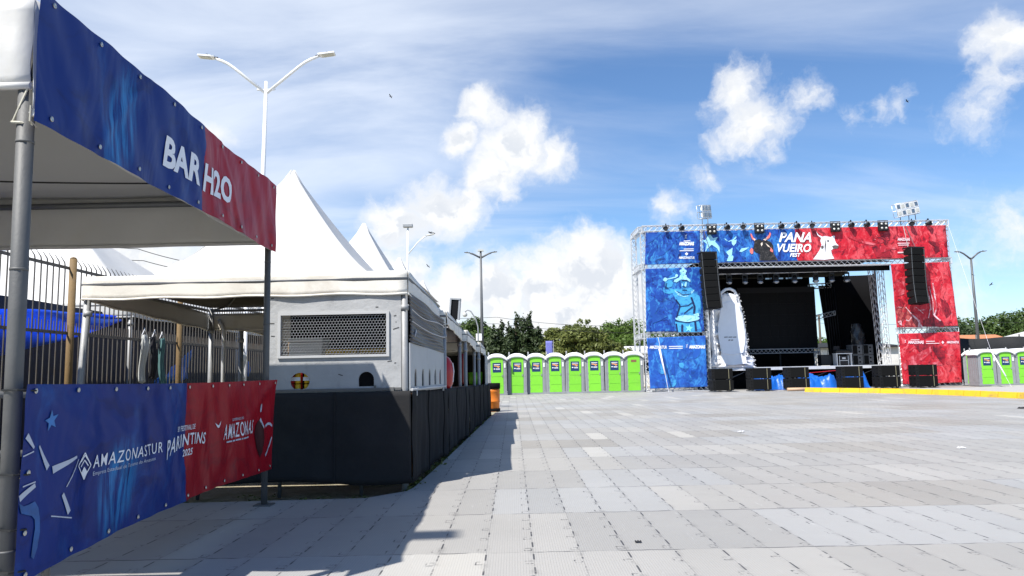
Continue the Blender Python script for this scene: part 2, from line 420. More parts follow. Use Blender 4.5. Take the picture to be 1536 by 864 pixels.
class MB:
    def __init__(s):
        s.v, s.f, s.sm, s.uv = [], [], [], {}

    def add(s, vs, fs, smooth=False):
        o = len(s.v)
        s.v.extend(tuple(p) for p in vs)
        for f in fs:
            s.f.append(tuple(i+o for i in f))
            s.sm.append(smooth)
        return o

    def box(s, c, size, rot=None, taper=1.0):
        hx, hy, hz = size[0]/2, size[1]/2, size[2]/2
        vs = []
        for z, k in ((-hz, 1), (hz, taper)):
            for x, y in ((-hx, -hy), (hx, -hy), (hx, hy), (-hx, hy)):
                vs.append(Vector((x*k, y*k, z)))
        if rot is not None:
            e = Euler(rot).to_matrix()
            vs = [e @ p for p in vs]
        vs = [p + Vector(c) for p in vs]
        s.add(vs, [(0, 3, 2, 1), (4, 5, 6, 7), (0, 1, 5, 4), (1, 2, 6, 5), (2, 3, 7, 6), (3, 0, 4, 7)])
        return s

    def bb(s, x0, x1, y0, y1, z0, z1):
        return s.box(((x0+x1)/2, (y0+y1)/2, (z0+z1)/2), (abs(x1-x0), abs(y1-y0), abs(z1-z0)))

    def tube(s, p, q, r, r2=None, n=8, cap=True):
        return s.path([p, q], [r, r if r2 is None else r2], n, cap)

    def path(s, pts, r, n=8, cap=True):
        pts = [Vector(p) for p in pts]
        rs = r if isinstance(r, (list, tuple)) else [r]*len(pts)
        vs, fs = [], []
        up = None
        for i, p in enumerate(pts):
            d = (pts[min(i+1, len(pts)-1)] - pts[max(i-1, 0)]).normalized()
            if up is None:
                up = Vector((0, 0, 1)) if abs(d.z) < .95 else Vector((1, 0, 0))
            a = d.cross(up).normalized()
            b = a.cross(d).normalized()
            up = b
            for k in range(n):
                t = 2*PI*k/n
                vs.append(p + (a*math.cos(t) + b*math.sin(t))*rs[i])
        for i in range(len(pts)-1):
            for k in range(n):
                k2 = (k+1) % n
                fs.append((i*n+k, i*n+k2, (i+1)*n+k2, (i+1)*n+k))
        s.add(vs, fs, n > 5)
        if cap:
            o = len(s.v) - len(vs)
            for ring in (range(n-1, -1, -1), range((len(pts)-1)*n, len(pts)*n)):
                s.f.append(tuple(o+i for i in ring))
                s.sm.append(False)
        return s

    def lathe(s, prof, c, n=16, axis='Z'):
        vs, fs = [], []
        for r, h in prof:
            for k in range(n):
                t = 2*PI*k/n
                p = Vector((r*math.cos(t), r*math.sin(t), h))
                if axis == 'Y':
                    p = Vector((p.x, -p.z, p.y))
                elif axis == 'X':
                    p = Vector((p.z, p.x, p.y))
                vs.append(p + Vector(c))
        for i in range(len(prof)-1):
            for k in range(n):
                k2 = (k+1) % n
                fs.append((i*n+k, i*n+k2, (i+1)*n+k2, (i+1)*n+k))
        o = s.add(vs, fs, True)
        for ring in (range(n-1, -1, -1), range((len(prof)-1)*n, len(prof)*n)):
            s.f.append(tuple(o+i for i in ring))
            s.sm.append(False)
        return s

    def ball(s, c, rad, n=12, m=8):
        rx, ry, rz = rad if isinstance(rad, (tuple, list)) else (rad,)*3
        prof = []
        vs, fs = [], []
        for i in range(m+1):
            a = PI*i/m
            for k in range(n):
                t = 2*PI*k/n
                vs.append((c[0]+rx*math.sin(a)*math.cos(t), c[1]+ry*math.sin(a)*math.sin(t), c[2]+rz*math.cos(a)))
        for i in range(m):
            for k in range(n):
                k2 = (k+1) % n
                fs.append((i*n+k, (i+1)*n+k, (i+1)*n+k2, i*n+k2))
        s.add(vs, fs, True)
        return s

    def grid(s, fn, nu, nv, u0=0., u1=1., v0=0., v1=1., smooth=True, uvfn=None, closed=False):
        vs, uvs, fs = [], [], []
        for j in range(nv+1):
            for i in range(nu+1):
                u, v = u0+(u1-u0)*i/nu, v0+(v1-v0)*j/nv
                vs.append(fn(u, v))
                uvs.append(uvfn(u, v) if uvfn else (u, v))
        for j in range(nv):
            for i in range(nu):
                a = j*(nu+1)+i
                fs.append((a, a+1, a+nu+2, a+nu+1))
        o = s.add(vs, fs, smooth)
        for i, w in enumerate(uvs):
            s.uv[o+i] = w
        return s

    def slab(s, poly, fn, t=.01, smooth=False):
        """outline in a plane, given as 2-D points mapped by fn(a, b, depth); real thickness t"""
        n = len(poly)
        vs = [fn(a, b, 0) for a, b in poly] + [fn(a, b, t) for a, b in poly]
        fs = [tuple(range(n)), tuple(range(2*n-1, n-1, -1))]
        fs += [(i, (i+1) % n + 0, (i+1) % n + n, i+n) for i in range(n)]
        s.add(vs, fs, smooth)
        return s

    def build(s, name, material, parent=None, bevel=0., seg=2, solid=0., recalc=False):
        me = bpy.data.meshes.new(name)
        o = Vector((0, 0, 0))
        if parent is not None:
            o = ORG.get(parent.name, o)
        me.from_pydata([(p[0]-o[0], p[1]-o[1], p[2]-o[2]) for p in s.v], [], s.f)
        me.polygons.foreach_set('use_smooth', s.sm)
        if s.uv:
            ul = me.uv_layers.new(name='UVMap')
            li = np.empty(len(me.loops), dtype=np.int32)
            me.loops.foreach_get('vertex_index', li)
            ul.data.foreach_set('uv', np.array([s.uv.get(int(i), (0, 0)) for i in li], dtype=np.float32).ravel())
        if recalc:
            bm = bmesh.new()
            bm.from_mesh(me)
            bmesh.ops.recalc_face_normals(bm, faces=bm.faces)
            bm.to_mesh(me)
            bm.free()
        me.materials.append(material)
        ob = bpy.data.objects.new(name, me)
        COL.objects.link(ob)
        if parent is not None:
            ob.parent = parent
            ORG[ob.name] = o
        if bevel:
            md = ob.modifiers.new('bevel', 'BEVEL')
            md.width = bevel
            md.segments = seg
            md.limit_method = 'ANGLE'
        if solid:
            md = ob.modifiers.new('thickness', 'SOLIDIFY')
            md.thickness = solid
            md.offset = 0
        return ob


def tag(o, label, cat, group=None, kind=None):
    if label:
        o['label'] = label
    if cat:
        o['category'] = cat
    if group:
        o['group'] = group
    if kind:
        o['kind'] = kind
    return o


def thing(name, label, cat, loc=(0, 0, 0), group=None, rz=0.):
    o = bpy.data.objects.new(name, None)
    o.empty_display_size = .2
    COL.objects.link(o)
    o.location = loc
    o.rotation_euler = (0, 0, rz)
    ORG[o.name] = Vector(loc) if rz == 0 else Vector((0, 0, 0))
    return tag(o, label, cat, group)


def struct(ob):
    ob['kind'] = 'structure'
    return ob


def copy_tree(o, parent=None, top=True):
    c = o.copy()
    COL.objects.link(c)
    if parent is not None:
        c.parent = parent
    for ch in o.children:
        copy_tree(ch, c, False)
    return c


def place(proto, i, loc, label, rz=0.):
    o = proto if i == 0 else copy_tree(proto)
    o.location = loc
    o.rotation_euler = (0, 0, rz)
    o['label'] = label
    return o


def truss(mb, p0, p1, size=.30, r=.026, n=5, size2=None, pitch=1.05):
    p0, p1 = Vector(p0), Vector(p1)
    d = p1-p0
    L = d.length
    d.normalize()
    up = Vector((0, 0, 1)) if abs(d.z) < .9 else Vector((0, 1, 0))
    a = d.cross(up).normalized()*(size2 or size)/2
    b = up*size/2 if abs(d.z) < .9 else Vector((0, 1, 0))*size/2
    cs = [a+b, -a+b, -a-b, a-b]
    for c in cs:
        mb.tube(p0+c, p1+c, r, n=n)
    k = max(2, round(L/(size*pitch)))
    for f in range(4):
        c0, c1 = cs[f], cs[(f+1) % 4]
        for i in range(k):
            s0, s1 = p0+d*(L*i/k), p0+d*(L*(i+1)/k)
            if (i+f) % 2:
                c0, c1 = c1, c0
            e0, e1 = (c0, c1) if i % 2 == 0 else (c1, c0)
            if (i+f) % 2:
                c0, c1 = c1, c0
            mb.tube(s0+e0, s1+e1, r*.62, n=4, cap=False)
        for e in (p0, p1):
            mb.tube(e+cs[f], e+cs[(f+1) % 4], r*1.1, n=4)
    return mb


# ------------------------------------------------------------------ lettering
def glyphs(txt, weight=0., shear=0., gap=1.0):
    cu = bpy.data.curves.new('lettering', 'FONT')
    cu.body = txt
    cu.offset = weight
    cu.shear = shear
    cu.resolution_u = 3
    cu.space_character = gap
    ob = bpy.data.objects.new('lettering', cu)
    COL.objects.link(ob)
    bpy.context.view_layer.update()
    dg = bpy.context.evaluated_depsgraph_get()
    me = bpy.data.meshes.new_from_object(ob.evaluated_get(dg))
    vs = [(v.co.x, v.co.y) for v in me.vertices]
    fs = [tuple(p.vertices) for p in me.polygons]
    bpy.data.objects.remove(ob)
    bpy.data.curves.remove(cu)
    bpy.data.meshes.remove(me)
    return vs, fs


def lettering(mb, txt, box, fn, weight=.0, shear=0., cut=None, warp=None, gap=1.0):
    """fit txt into box (a0, a1, b0, b1) of a surface fn(a, b) -> point"""
    vs, fs = glyphs(txt, weight, shear, gap)
    xs, ys = [p[0] for p in vs], [p[1] for p in vs]
    x0, x1, y0, y1 = min(xs), max(xs), min(ys), max(ys)
    a0, a1, b0, b1 = box
    pts = [(a0+(x-x0)/(x1-x0)*(a1-a0), b0+(y-y0)/(y1-y0)*(b1-b0)) for x, y in vs]
    decal_faces(mb, pts, fs, fn, cut, warp)


def decal_faces(mb, pts, fs, fn, cut=None, warp=None):
    bm = bmesh.new()
    bv = [bm.verts.new((a, b, 0)) for a, b in pts]
    for f in fs:
        try:
            bm.faces.new([bv[i] for i in f])
        except ValueError:
            pass
    if cut:
        bmesh.ops.triangulate(bm, faces=bm.faces)
        xs = [p[0] for p in pts]
        k = math.floor(min(xs)/cut)+1
        while k*cut < max(xs):
            bmesh.ops.bisect_plane(bm, geom=bm.verts[:]+bm.edges[:]+bm.faces[:], plane_co=(k*cut, 0, 0), plane_no=(1, 0, 0))
            k += 1
    bm.verts.index_update()
    out = []
    for v in bm.verts:
        a, b = v.co.x, v.co.y
        if warp:
            a, b = warp(a, b)
        out.append(fn(a, b))
    mb.add(out, [tuple(v.index for v in f.verts) for f in bm.faces])
    bm.free()


def shape(mb, poly, fn, cut=None):
    decal_faces(mb, poly, [tuple(range(len(poly)))], fn, cut)


def star(cx, cy, r, rot=0., inner=.42, n=5):
    return [(cx+math.cos(rot+PI/2+PI*i/n)*(r if i % 2 == 0 else r*inner), cy+math.sin(rot+PI/2+PI*i/n)*(r if i % 2 == 0 else r*inner))
            for i in range(2*n)]


def ell(cx, cy, rx, ry, n=18, a0=0., a1=2*PI, rot=0.):
    out = []
    for i in range(n):
        t = a0+(a1-a0)*i/(n if a1-a0 > 6.2 else n-1)
        x, y = rx*math.cos(t), ry*math.sin(t)
        out.append((cx+x*math.cos(rot)-y*math.sin(rot), cy+x*math.sin(rot)+y*math.cos(rot)))
    return out


def stroke(p, q, w, w2=None):
    (x0, y0), (x1, y1) = p, q
    L = math.hypot(x1-x0, y1-y0)
    nx, ny = -(y1-y0)/L, (x1-x0)/L
    w2 = w if w2 is None else w2
    return [(x0+nx*w/2, y0+ny*w/2), (x0-nx*w/2, y0-ny*w/2), (x1-nx*w2/2, y1-ny*w2/2), (x1+nx*w2/2, y1+ny*w2/2)]


def polyline(mb, pts, w, fn, cut=None):
    for p, q in zip(pts, pts[1:]):
        shape(mb, stroke(p, q, w), fn, cut)

# ------------------------------------------------------------------ the setting
g = MB()
g.grid(lambda u, v: (-1500+3000*u, -300+2600*v, -0.12), 2, 2)
struct(g.build('ground', ground_mat()))


def outline_slab(name, poly, z0, z1, material):
    mb = MB()
    n = len(poly)
    mb.add([(x, y, z1) for x, y in poly] + [(x, y, z0) for x, y in poly],
           [tuple(range(n))] + [(i, i+n, (i+1) % n + n, (i+1) % n) for i in range(n)])
    return struct(mb.build(name, material, recalc=True))


outline_slab('plaza_paving', [(-5.0, -12), (60, -12), (60, 54), (-6.0, 54), (-6.0, 41.0), (-1.1, 41.0), (-.50, 26), (-.68, 22), (-1.0, 11), (-1.10, 8.45), (-1.14, 8.2), (-1.5, 7.78), (-5.0, 7.62)],
             -0.125, 0.0, tile_mat())
kerb_line = [(14.5, 38.3), (14.9, 37.3), (15.9, 35.4), (16.8, 33.3), (17.25, 30.5), (17.35, 26.5), (17.4, 12)]
outline_slab('side_pavement', [(x+.12, y+.05) for x, y in kerb_line] + [(60, 12), (60, 47), (25.6, 47), (25.6, 39.4), (15.2, 39.0)],
             0.004, 0.03, M['kerb_concrete'])
kb = MB()
for (x0, y0), (x1, y1) in zip(kerb_line, kerb_line[1:]):
    n = max(1, round(math.hypot(x1-x0, y1-y0)/1.0))
    for i in range(n):
        a, b = i/n, (i+1)/n-.012
        p, q = Vector((x0+(x1-x0)*a, y0+(y1-y0)*a, 0)), Vector((x0+(x1-x0)*b, y0+(y1-y0)*b, 0))
        d = (q-p).normalized()
        nn = Vector((-d.y, d.x, 0))*.16
        if nn.x < 0:
            nn = -nn
        dz = random.Random(i*7+int(y0)).uniform(-.008, .008)
        lo, hi = Vector((0, 0, .002)), Vector((0, 0, .205+dz))
        kb.add([p-nn+lo, q-nn+lo, q+nn+lo, p+nn+lo, p-nn*.75+hi, q-nn*.75+hi, q+nn*.9+hi, p+nn*.9+hi],
               [(0, 1, 5, 4), (1, 2, 6, 5), (2, 3, 7, 6), (3, 0, 4, 7), (4, 5, 6, 7)])
struct(kb.build('kerb_strip', M['yellow'], recalc=True))


# ------------------------------------------------------------------ tents
def tent_roof_fn(x0, x1, y0, y1, ze, zp, seed=0, soft=False):
    cx, cy = (x0+x1)/2, (y0+y1)/2

    def fn(u, v):       # u around the four sides, v from eave (0) to peak (1)
        k = u*4
        i = int(k) % 4
        t = k-int(k)
        c = [(x0, y0), (x1, y0), (x1, y1), (x0, y1)]
        ax, ay = c[i]
        bx, by = c[(i+1) % 4]
        px, py = ax+(bx-ax)*t, ay+(by-ay)*t
        r = 1-v
        r2 = max(r, .014)
        edge = 4*t*(1-t)
        z = ze+(zp-ze)*(v**1.12 if soft else .05*v+.95*max(0, (v-.24)/.76)**1.3)
        z -= .05*edge*math.sin(PI*v)*(x1-x0)/3.6
        z += .012*math.sin(9*u*4+seed)*math.sin(7*v+seed)
        inw = 1-.03*edge*math.sin(PI*v)
        return (cx+(px-cx)*r2*inw, cy+(py-cy)*r2*inw, z)
    return fn


def pagoda(name, label, x0, x1, y0, y1, ze, zp, vh, zb, group=None, pole_r=.035, valance=None, wob=.012, lean=None, fabric=None,
           vdrop=None, poles=True, lining=False, soft=False):
    cx, cy = (x0+x1)/2, (y0+y1)/2
    t = thing(name, label, 'tent', (cx, cy, zb), group)
    r = MB()
    fn = tent_roof_fn(x0, x1, y0, y1, ze, zp, seed=x0*3+y0, soft=soft)
    r.grid(fn, 48, 16)
    r.build('canopy', fabric or M['white_pvc'], t, solid=.006)
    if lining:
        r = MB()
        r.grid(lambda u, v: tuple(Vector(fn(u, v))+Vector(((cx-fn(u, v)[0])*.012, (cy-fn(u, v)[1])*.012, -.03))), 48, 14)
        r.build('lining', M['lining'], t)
    va = MB()
    c = [(x0, y0), (x1, y0), (x1, y1), (x0, y1), (x0, y0)]
    for i in range(4):
        (ax, ay), (bx, by) = c[i], c[i+1]
        nx, ny = (by-ay), -(bx-ax)
        L = math.hypot(nx, ny)
        nx, ny = nx/L, ny/L

        def vf(u, v, ax=ax, ay=ay, bx=bx, by=by, nx=nx, ny=ny, i=i):
            d = wob*(math.sin(u*17+i*2+y0)+.6*math.sin(u*41+v*3))*(1-v)*.6 + .012
            zz = ze+.02-(1-v)*(vh+.02)
            zz += .008*math.sin(u*23+i+y0)*(1-v)
            if vdrop:
                yy = ay+(by-ay)*u
                zz += vdrop(yy)
            return (ax+(bx-ax)*u+nx*d, ay+(by-ay)*u+ny*d, zz)
        va.grid(vf, 30, 5)
        # rolled hem along the foot of the valance
        va.path([vf(k/24, 0.0) for k in range(25)], .012, 6)
    va.build('valance', valance or M['cream_pvc'], t, solid=.004)
    fr = MB()
    fz = ze-.07
    for i in range(4):
        fr.tube((*c[i], fz), (*c[i+1], fz), .022, n=6)
    for i in range(4):
        fr.path([tuple(Vector(fn(i/4, v/8))+Vector((0, 0, -.075))) for v in range(8)], .014, 6)
    fr.tube((cx, cy, zp-.9), (cx, cy, zp-.12), .03, n=6)
    fr.build('roof_frame', M['galv_dark'], t)
    if poles:
        for i, (px, py) in enumerate(c[:4]):
            sx, sy = (1 if px < cx else -1)*.04, (1 if py < cy else -1)*.04
            dx, dy = (lean or {}).get(i, (0, 0))
            p = MB()
            p.tube((px+sx+dx, py+sy+dy, zb+.012), (px+sx, py+sy, ze-.04), pole_r, n=12)
            p.box((px+sx+dx, py+sy+dy, zb+.008), (.14, .14, .012))
            p.tube((px+sx, py+sy, ze-.42), (px+sx, py+sy, ze-.36), pole_r*1.25, n=12)
            p.build('leg', M['galv_light'], t)
    return t


# foreground tent: open 4 m canopy that carries the two banners
FX, FB = -2.28, -2.37
t = thing('canopy_tent', 'open white canopy tent on grey poles in the left foreground', 'tent', (-4.33, 5.5, 0))
r = MB()
r.grid(tent_roof_fn(-6.3, -2.33, 3.5, 7.5, 3.02, 4.9, seed=2), 56, 18)
r.build('canopy', M['grey_pvc'], t, solid=.006)
va = MB()
cs = [(-6.3, 3.5), (-2.26, 3.5), (-2.37, 7.5), (-6.3, 7.5), (-6.3, 3.5)]
for i in range(4):
    (ax, ay), (bx, by) = cs[i], cs[i+1]
    nx, ny = by-ay, -(bx-ax)
    L = math.hypot(nx, ny)
    zb_ = (2.60, 2.47, 2.53, 2.5)[i]

    def vf(u, v, ax=ax, ay=ay, bx=bx, by=by, nx=nx/L, ny=ny/L, i=i, zb_=zb_):
        d = .010*(math.sin(u*15+i)+.7*math.sin(u*37+v*5+i))*(1-v) + (.006*math.sin(v*9+u*50) if i == 0 else 0)
        return (ax+(bx-ax)*u+nx*d, ay+(by-ay)*u+ny*d, zb_+(3.03-zb_)*v)
    va.grid(vf, 40, 8)
    va.path([vf(k/30, 0.) for k in range(31)], .017, 6)
va.build('valance', M['white_pvc'], t, solid=.004)
fr = MB()
cf = [(-6.24, 3.55), (-2.32, 3.55), (-2.415, 7.44), (-6.24, 7.44)]
for i in range(4):
    a_, b_ = cf[i], cf[(i+1) % 4]
    fr.tube((*a_, 2.93), (*b_, 2.93), .03, n=8)
    fr.path([(a_[0]+(-4.33-a_[0])*k/8, a_[1]+(5.5-a_[1])*k/8, 2.90+(4.9-3.02)*(.05*k/8+.95*max(0, (k/8-.24)/.76)**1.3)) for k in range(8)], .02, 6)
fr.build('roof_frame', M['galv_dark'], t)
for (px, py, dx, dy, rr) in ((-2.305, 3.54, .03, -.02, .038), (-2.40, 7.47, .0, .0, .030), (-6.24, 3.56, 0, 0, .038), (-6.24, 7.44, 0, 0, .03)):
    p = MB()
    p.tube((px+dx, py+dy, .012), (px, py, 2.93), rr, n=16)
    p.box((px+dx, py+dy, .006), (.16, .16, .012))
    for z in (.45, 1.72, 2.33):
        p.tube((px+dx*(1-z/3), py+dy*(1-z/3), z), (px+dx*(1-z/3), py+dy*(1-z/3), z+.012), rr*1.06, n=16)
    p.build('leg', M['galv'], t)
tie = MB()
tie.path([(-2.27, 3.50, 2.60), (-2.31, 3.50, 2.50), (-2.35, 3.52, 2.44), (-2.33, 3.59, 2.42), (-2.27, 3.57, 2.42), (-2.258, 3.50, 2.43), (-2.25, 3.49, 2.5)], .005, 5)
tie.path([(-2.345, 3.50, 2.425), (-2.30, 3.495, 2.42), (-2.262, 3.53, 2.42)], .006, 5)
tie.build('tie_cord', mat('pale_cord', (.55, .52, .42), .8), t)

# cable slung under the canopy
cb = MB()
cb.path([(-5.9 + (5.9-2.45)*k/16, 5.1+.9*k/16, 2.78-.02*k/16-.06*math.sin(PI*k/16)) for k in range(17)], .007, 5)
tag(cb.build('cable', M['cable']), 'thin black cable slung under the roof of the open canopy tent', 'cable')


# --- banner sheets: a along (metres), b up (metres)
def sheet(A, B, n, wav):
    A, B, n = Vector(A), Vector(B), Vector(n)
    L = (B-A).length
    d = (B-A)/L

    def fn(a, b, off=0.):
        p = A+d*a
        return p + n*(wav(a, b)+off) + Vector((0, 0, b))
    return fn, L


def wav_top(a, b):
    v = (b-2.42)/.6
    return (.010*math.sin(a*3.1+v*2.3)+.006*math.sin(a*8.3-v*4)+.004*math.sin(a*19+v*7)
            + .008*math.exp(-((a-.55-v*.6)/.05)**2) + .014*math.exp(-((a-3.0+v*.5)/.07)**2) + .05*math.exp(-a*5)*(1-v)*.2)


def banner_top():
    fn, L = sheet((-2.185, 3.40, 0), (-2.312, 7.41, 0), (1, .034, 0), wav_top)
    off = .10            # a=0 of the measurements is 0.10 m from the near edge
    loc = (-2.28, 5.45, 2.40)
    t = thing('fascia_banner', 'blue and red vinyl banner lettered BAR H2O along the canopy tent edge', 'banner', loc)

    def zz(a, v):
        return 2.395+.03*min(1, a/2)+v*(.645+.012*math.sin(a*2))
    mb = MB()
    mb.grid(lambda a, v: fn(a, zz(a, v)), 180, 26, 0, L, 0, 1, uvfn=lambda a, v: (a, v*.6))
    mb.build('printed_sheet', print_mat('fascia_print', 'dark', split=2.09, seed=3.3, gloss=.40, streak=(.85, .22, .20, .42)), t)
    P = lambda a, b: fn(a+off, b, .005)
    w = MB()
    lettering(w, 'BAR', (1.34, 1.905, 2.585, 2.79), P, .035, .06, .05, warp=lambda a, b: (a, b+.03*(a-1.34)*0))
    lettering(w, 'H2O', (1.985, 2.59, 2.57, 2.785), P, .035, .04, .05, warp=lambda a, b: (a, b+.045*(a-1.985)))
    w.build('lettering', M['white_ink'], t)
    for k in range(9):
        a = .12+k*(L-.24)/8
        for b in (zz(a, .94), zz(a, .07)):
            e = MB()
            e.lathe([(.004, 0), (.012, 0), (.014, .004), (.009, .006), (.006, .003)], fn(a, b, .004), 10, 'X')
            e.build('eyelet', M['brass'], t)
    return t


banner_top()


def wav_low(a, b):
    v = (b-.33)/.86
    return (.016*math.sin(a*1.7+.5)+.010*math.sin(a*4.3+v*3.0)+.005*math.sin(a*11-v*6)+.0035*math.sin(a*23+v*9)
            + .020*math.exp(-((a*.55-(1-v)*1.0-.05)/.09)**2)*math.exp(-a*.8) + .016*math.exp(-((a*.5-(1-v)*.8-.22)/.06)**2)*math.exp(-a*.6)
            + .018*math.exp(-(((4-a)*.5-(1-v)*.8)/.07)**2)*math.exp(-(4-a)*1.1)
            - .02*math.sin(PI*a/4)*(1-v))


def banner_low():
    fn, L = sheet((-2.215, 3.47, 0), (-2.345, 7.50, 0), (1, .034, 0), wav_low)
    t = thing('counter_banner', 'blue and red vinyl banner with tourism and festival logos tied at counter height', 'banner', (-2.28, 5.45, .33))

    def zz(a, v):
        top = 1.195-.012*a/4-.012*math.sin(PI*a/4)
        bot = .335+.03*math.sin(PI*a/4)-.03*math.exp(-a*6)
        return bot+(top-bot)*v
    mb = MB()
    mb.grid(lambda a, v: fn(a, zz(a, v)), 200, 44, 0, L, 0, 1, uvfn=lambda a, v: (a, v*.86))
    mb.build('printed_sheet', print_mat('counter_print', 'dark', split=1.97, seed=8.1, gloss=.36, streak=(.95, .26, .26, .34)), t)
    P = lambda a, b: fn(a, b, .005)
    w = MB()
    lettering(w, 'AMAZONASTUR', (.655, 1.50, .745, .812), P, .004, 0, .05, gap=1.2)
    w.build('lettering', M['white_ink'], t)
    w = MB()
    lettering(w, '58\u00ba FESTIVAL DE', (1.80, 2.15, .848, .884), P, .01, .12, .05, gap=1.06)
    # PARINTINS on an arch, the first letter dropping lowest
    def arch(a, b):
        k = (a-1.58)/.79
        v = (b-.72)/.10
        top = .782+.045*math.sin(PI*min(1, k*.62+.2))
        bot = .695+.052*math.sin(PI*min(1, k*.72+.12))-.03*(1-k)**3
        return a, bot+(top-bot)*v
    lettering(w, 'PARINTINS', (1.58, 2.37, .72, .82), P, .014, .16, .03, warp=arch, gap=1.12)
    lettering(w, '2025', (1.91, 2.09, .672, .72), P, .02, .25, .05, gap=1.08)
    w.build('lettering', M['white_ink'], t)
    w = MB()
    lettering(w, 'AMAZONAS', (2.71, 3.43, .718, .838), P, .004, .03, .05, gap=1.24)
    # bird mark
    shape(w, [(2.53, .865), (2.57, .848), (2.60, .842), (2.645, .875), (2.63, .845), (2.60, .822), (2.57, .83)], P, .05)
    w.build('lettering', M['white_ink'], t)
    w = MB()
    # diamond mark: outline and its solid foot
    d0 = [(.56, .835), (.632, .765), (.566, .70), (.49, .775)]
    for i in range(4):
        shape(w, stroke(d0[i], d0[(i+1) % 4], .007), P, .05)
    shape(w, [(.53, .738), (.563, .765), (.60, .735), (.566, .703)], P, .05)
    for k in (.02, .045):
        polyline(w, [(.522, .748+k), (.562, .778+k), (.606, .745+k)], .007, P, .05)
    w.build('diamond_mark', M['white_ink'], t)
    w = MB()
    lettering(w, 'Empresa Estadual de Turismo do Amazonas', (.66, 1.41, .70, .727), P, .0, 0, .05)
    lettering(w, 'GOVERNO DO', (2.88, 3.19, .856, .878), P, .01, 0, .05)
    for a0, a1 in ((2.79, 2.90), (2.915, 2.97), (2.985, 3.10), (3.115, 3.14), (3.155, 3.32)):   # illegible line of small print
        shape(w, stroke((a0, .695), (a1, .695), .012), P, .05)
    w.build('small_lettering', M['grey_ink'], t)
    # printed stars
    s = MB()
    for p, q, w1, w2 in (((.015, .965), (.08, .905), .03, .012), ((.13, .91), (.215, .80), .012, .034), ((.255, .785), (.47, .825), .036, .012),
                         ((.34, .66), (.41, .56), .022, .030), ((-.0, .69), (.11, .735), .03, .02)):
        shape(s, stroke(p, q, w1, w2), P, .03)
    for p, q in (((0, .875), (.08, .89)), ((.23, .575), (.44, .53)), ((.37, .69), (.49, .81)), ((.02, .74), (.11, .75))):
        shape(s, stroke(p, q, .006), P, .03)
    s.build('star_outlines', M['grey_ink'], t)
    s = MB()
    shape(s, star(.23, 1.02, .052, .25), P, .03)
    s.build('star', mat('sky_blue_print', (.022, .15, .42), .4, 0, .5, 16), t)
    s = MB()
    shape(s, [(.0, .67), (.04, .652), (.08, .655), (.115, .662), (.14, .63), (.152, .58), (.158, .52), (.145, .45), (.12, .405), (.10, .42), (.112, .48), (.125, .54), (.12, .58), (.10, .60), (.06, .612), (.02, .625)], P, .03)
    s.build('brushed_shape', mat('deep_sky_blue_print', (.014, .10, .32), .4, 0, .6, 14), t)
    s = MB()
    shape(s, [(3.62, .82), (3.56, .78), (3.51, .70), (3.55, .58), (3.64, .48), (3.72, .53), (3.76, .64), (3.74, .74), (3.68, .80)], P, .03)
    s.build('dark_figure', mat('dark_red_print', (.05, .004, .008), .4, 0, .3, 9), t)
    s = MB()
    shape(s, stroke((3.65, .83), (3.75, .745), .03, .02), P, .03)
    polyline(s, [(3.79, .755), (3.85, .775), (3.91, .77), (3.97, .745)], .022, P, .03)
    polyline(s, [(3.99, .64), (3.95, .57), (3.88, .52), (3.80, .485)], .024, P, .03)
    shape(s, ell(3.66, .93, .03, .04, 12), P, .03)
    s.build('heart_outline', M['grey_ink'], t)
    for a, b in [(.06+k*(L-.12)/10, v) for k in range(11) for v in (.965, .04)]+[(.05, .25), (.05, .55)]:
        e = MB()
        e.lathe([(.004, 0), (.011, 0), (.013, .004), (.009, .006), (.006, .003)], fn(a, zz(a, b), .004), 10, 'X')
        e.build('eyelet', M['brass'], t)
    for b, k in ((1.165, 1), (.79, 1), (.55, 1), (.37, 1)):
        p = fn(.05, b, .012)
        z = MB()
        z.path([p, (-2.225, 3.46, b+.005), (-2.262, 3.475, b+.006), (-2.315, 3.49, b+.005), (-2.33, 3.54, b), (-2.30, 3.59, b-.002), (-2.24, 3.57, b-.002), p], .0045, 5)
        z.build('cable_tie', M['zip'], t)
    return t


banner_low()

# --- bar tents in a row, eaves stepping down with the line
mods = [(8.45, 12.03, 2.34, 4.01), (12.07, 15.65, 2.19, 3.99), (15.69, 19.25, 2.08, 3.90), (19.29, 22.9, 1.97, 3.80)]
tn = ['white pagoda tent over the grey mesh panels, nearest of the bar row', 'white pagoda tent behind the tent with mesh panels, second of the bar row',
      'white pagoda tent third along the bar row', 'white pagoda tent at the far end of the bar row']
for i, (y0, y1, ze, zp) in enumerate(mods):
    x1 = -1.16+.030*(y0-8.45)
    nxt = mods[i+1][2] if i < 3 else 1.87
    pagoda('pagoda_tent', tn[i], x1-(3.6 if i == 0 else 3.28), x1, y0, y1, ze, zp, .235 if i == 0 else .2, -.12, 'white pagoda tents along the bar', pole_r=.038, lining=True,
           lean={0: (-.1, 0)} if i == 0 else None, vdrop=lambda yy, y0=y0, y1=y1, ze=ze, nxt=nxt: (nxt-ze)*max(0, (yy-y0)/(y1-y0))*.9)


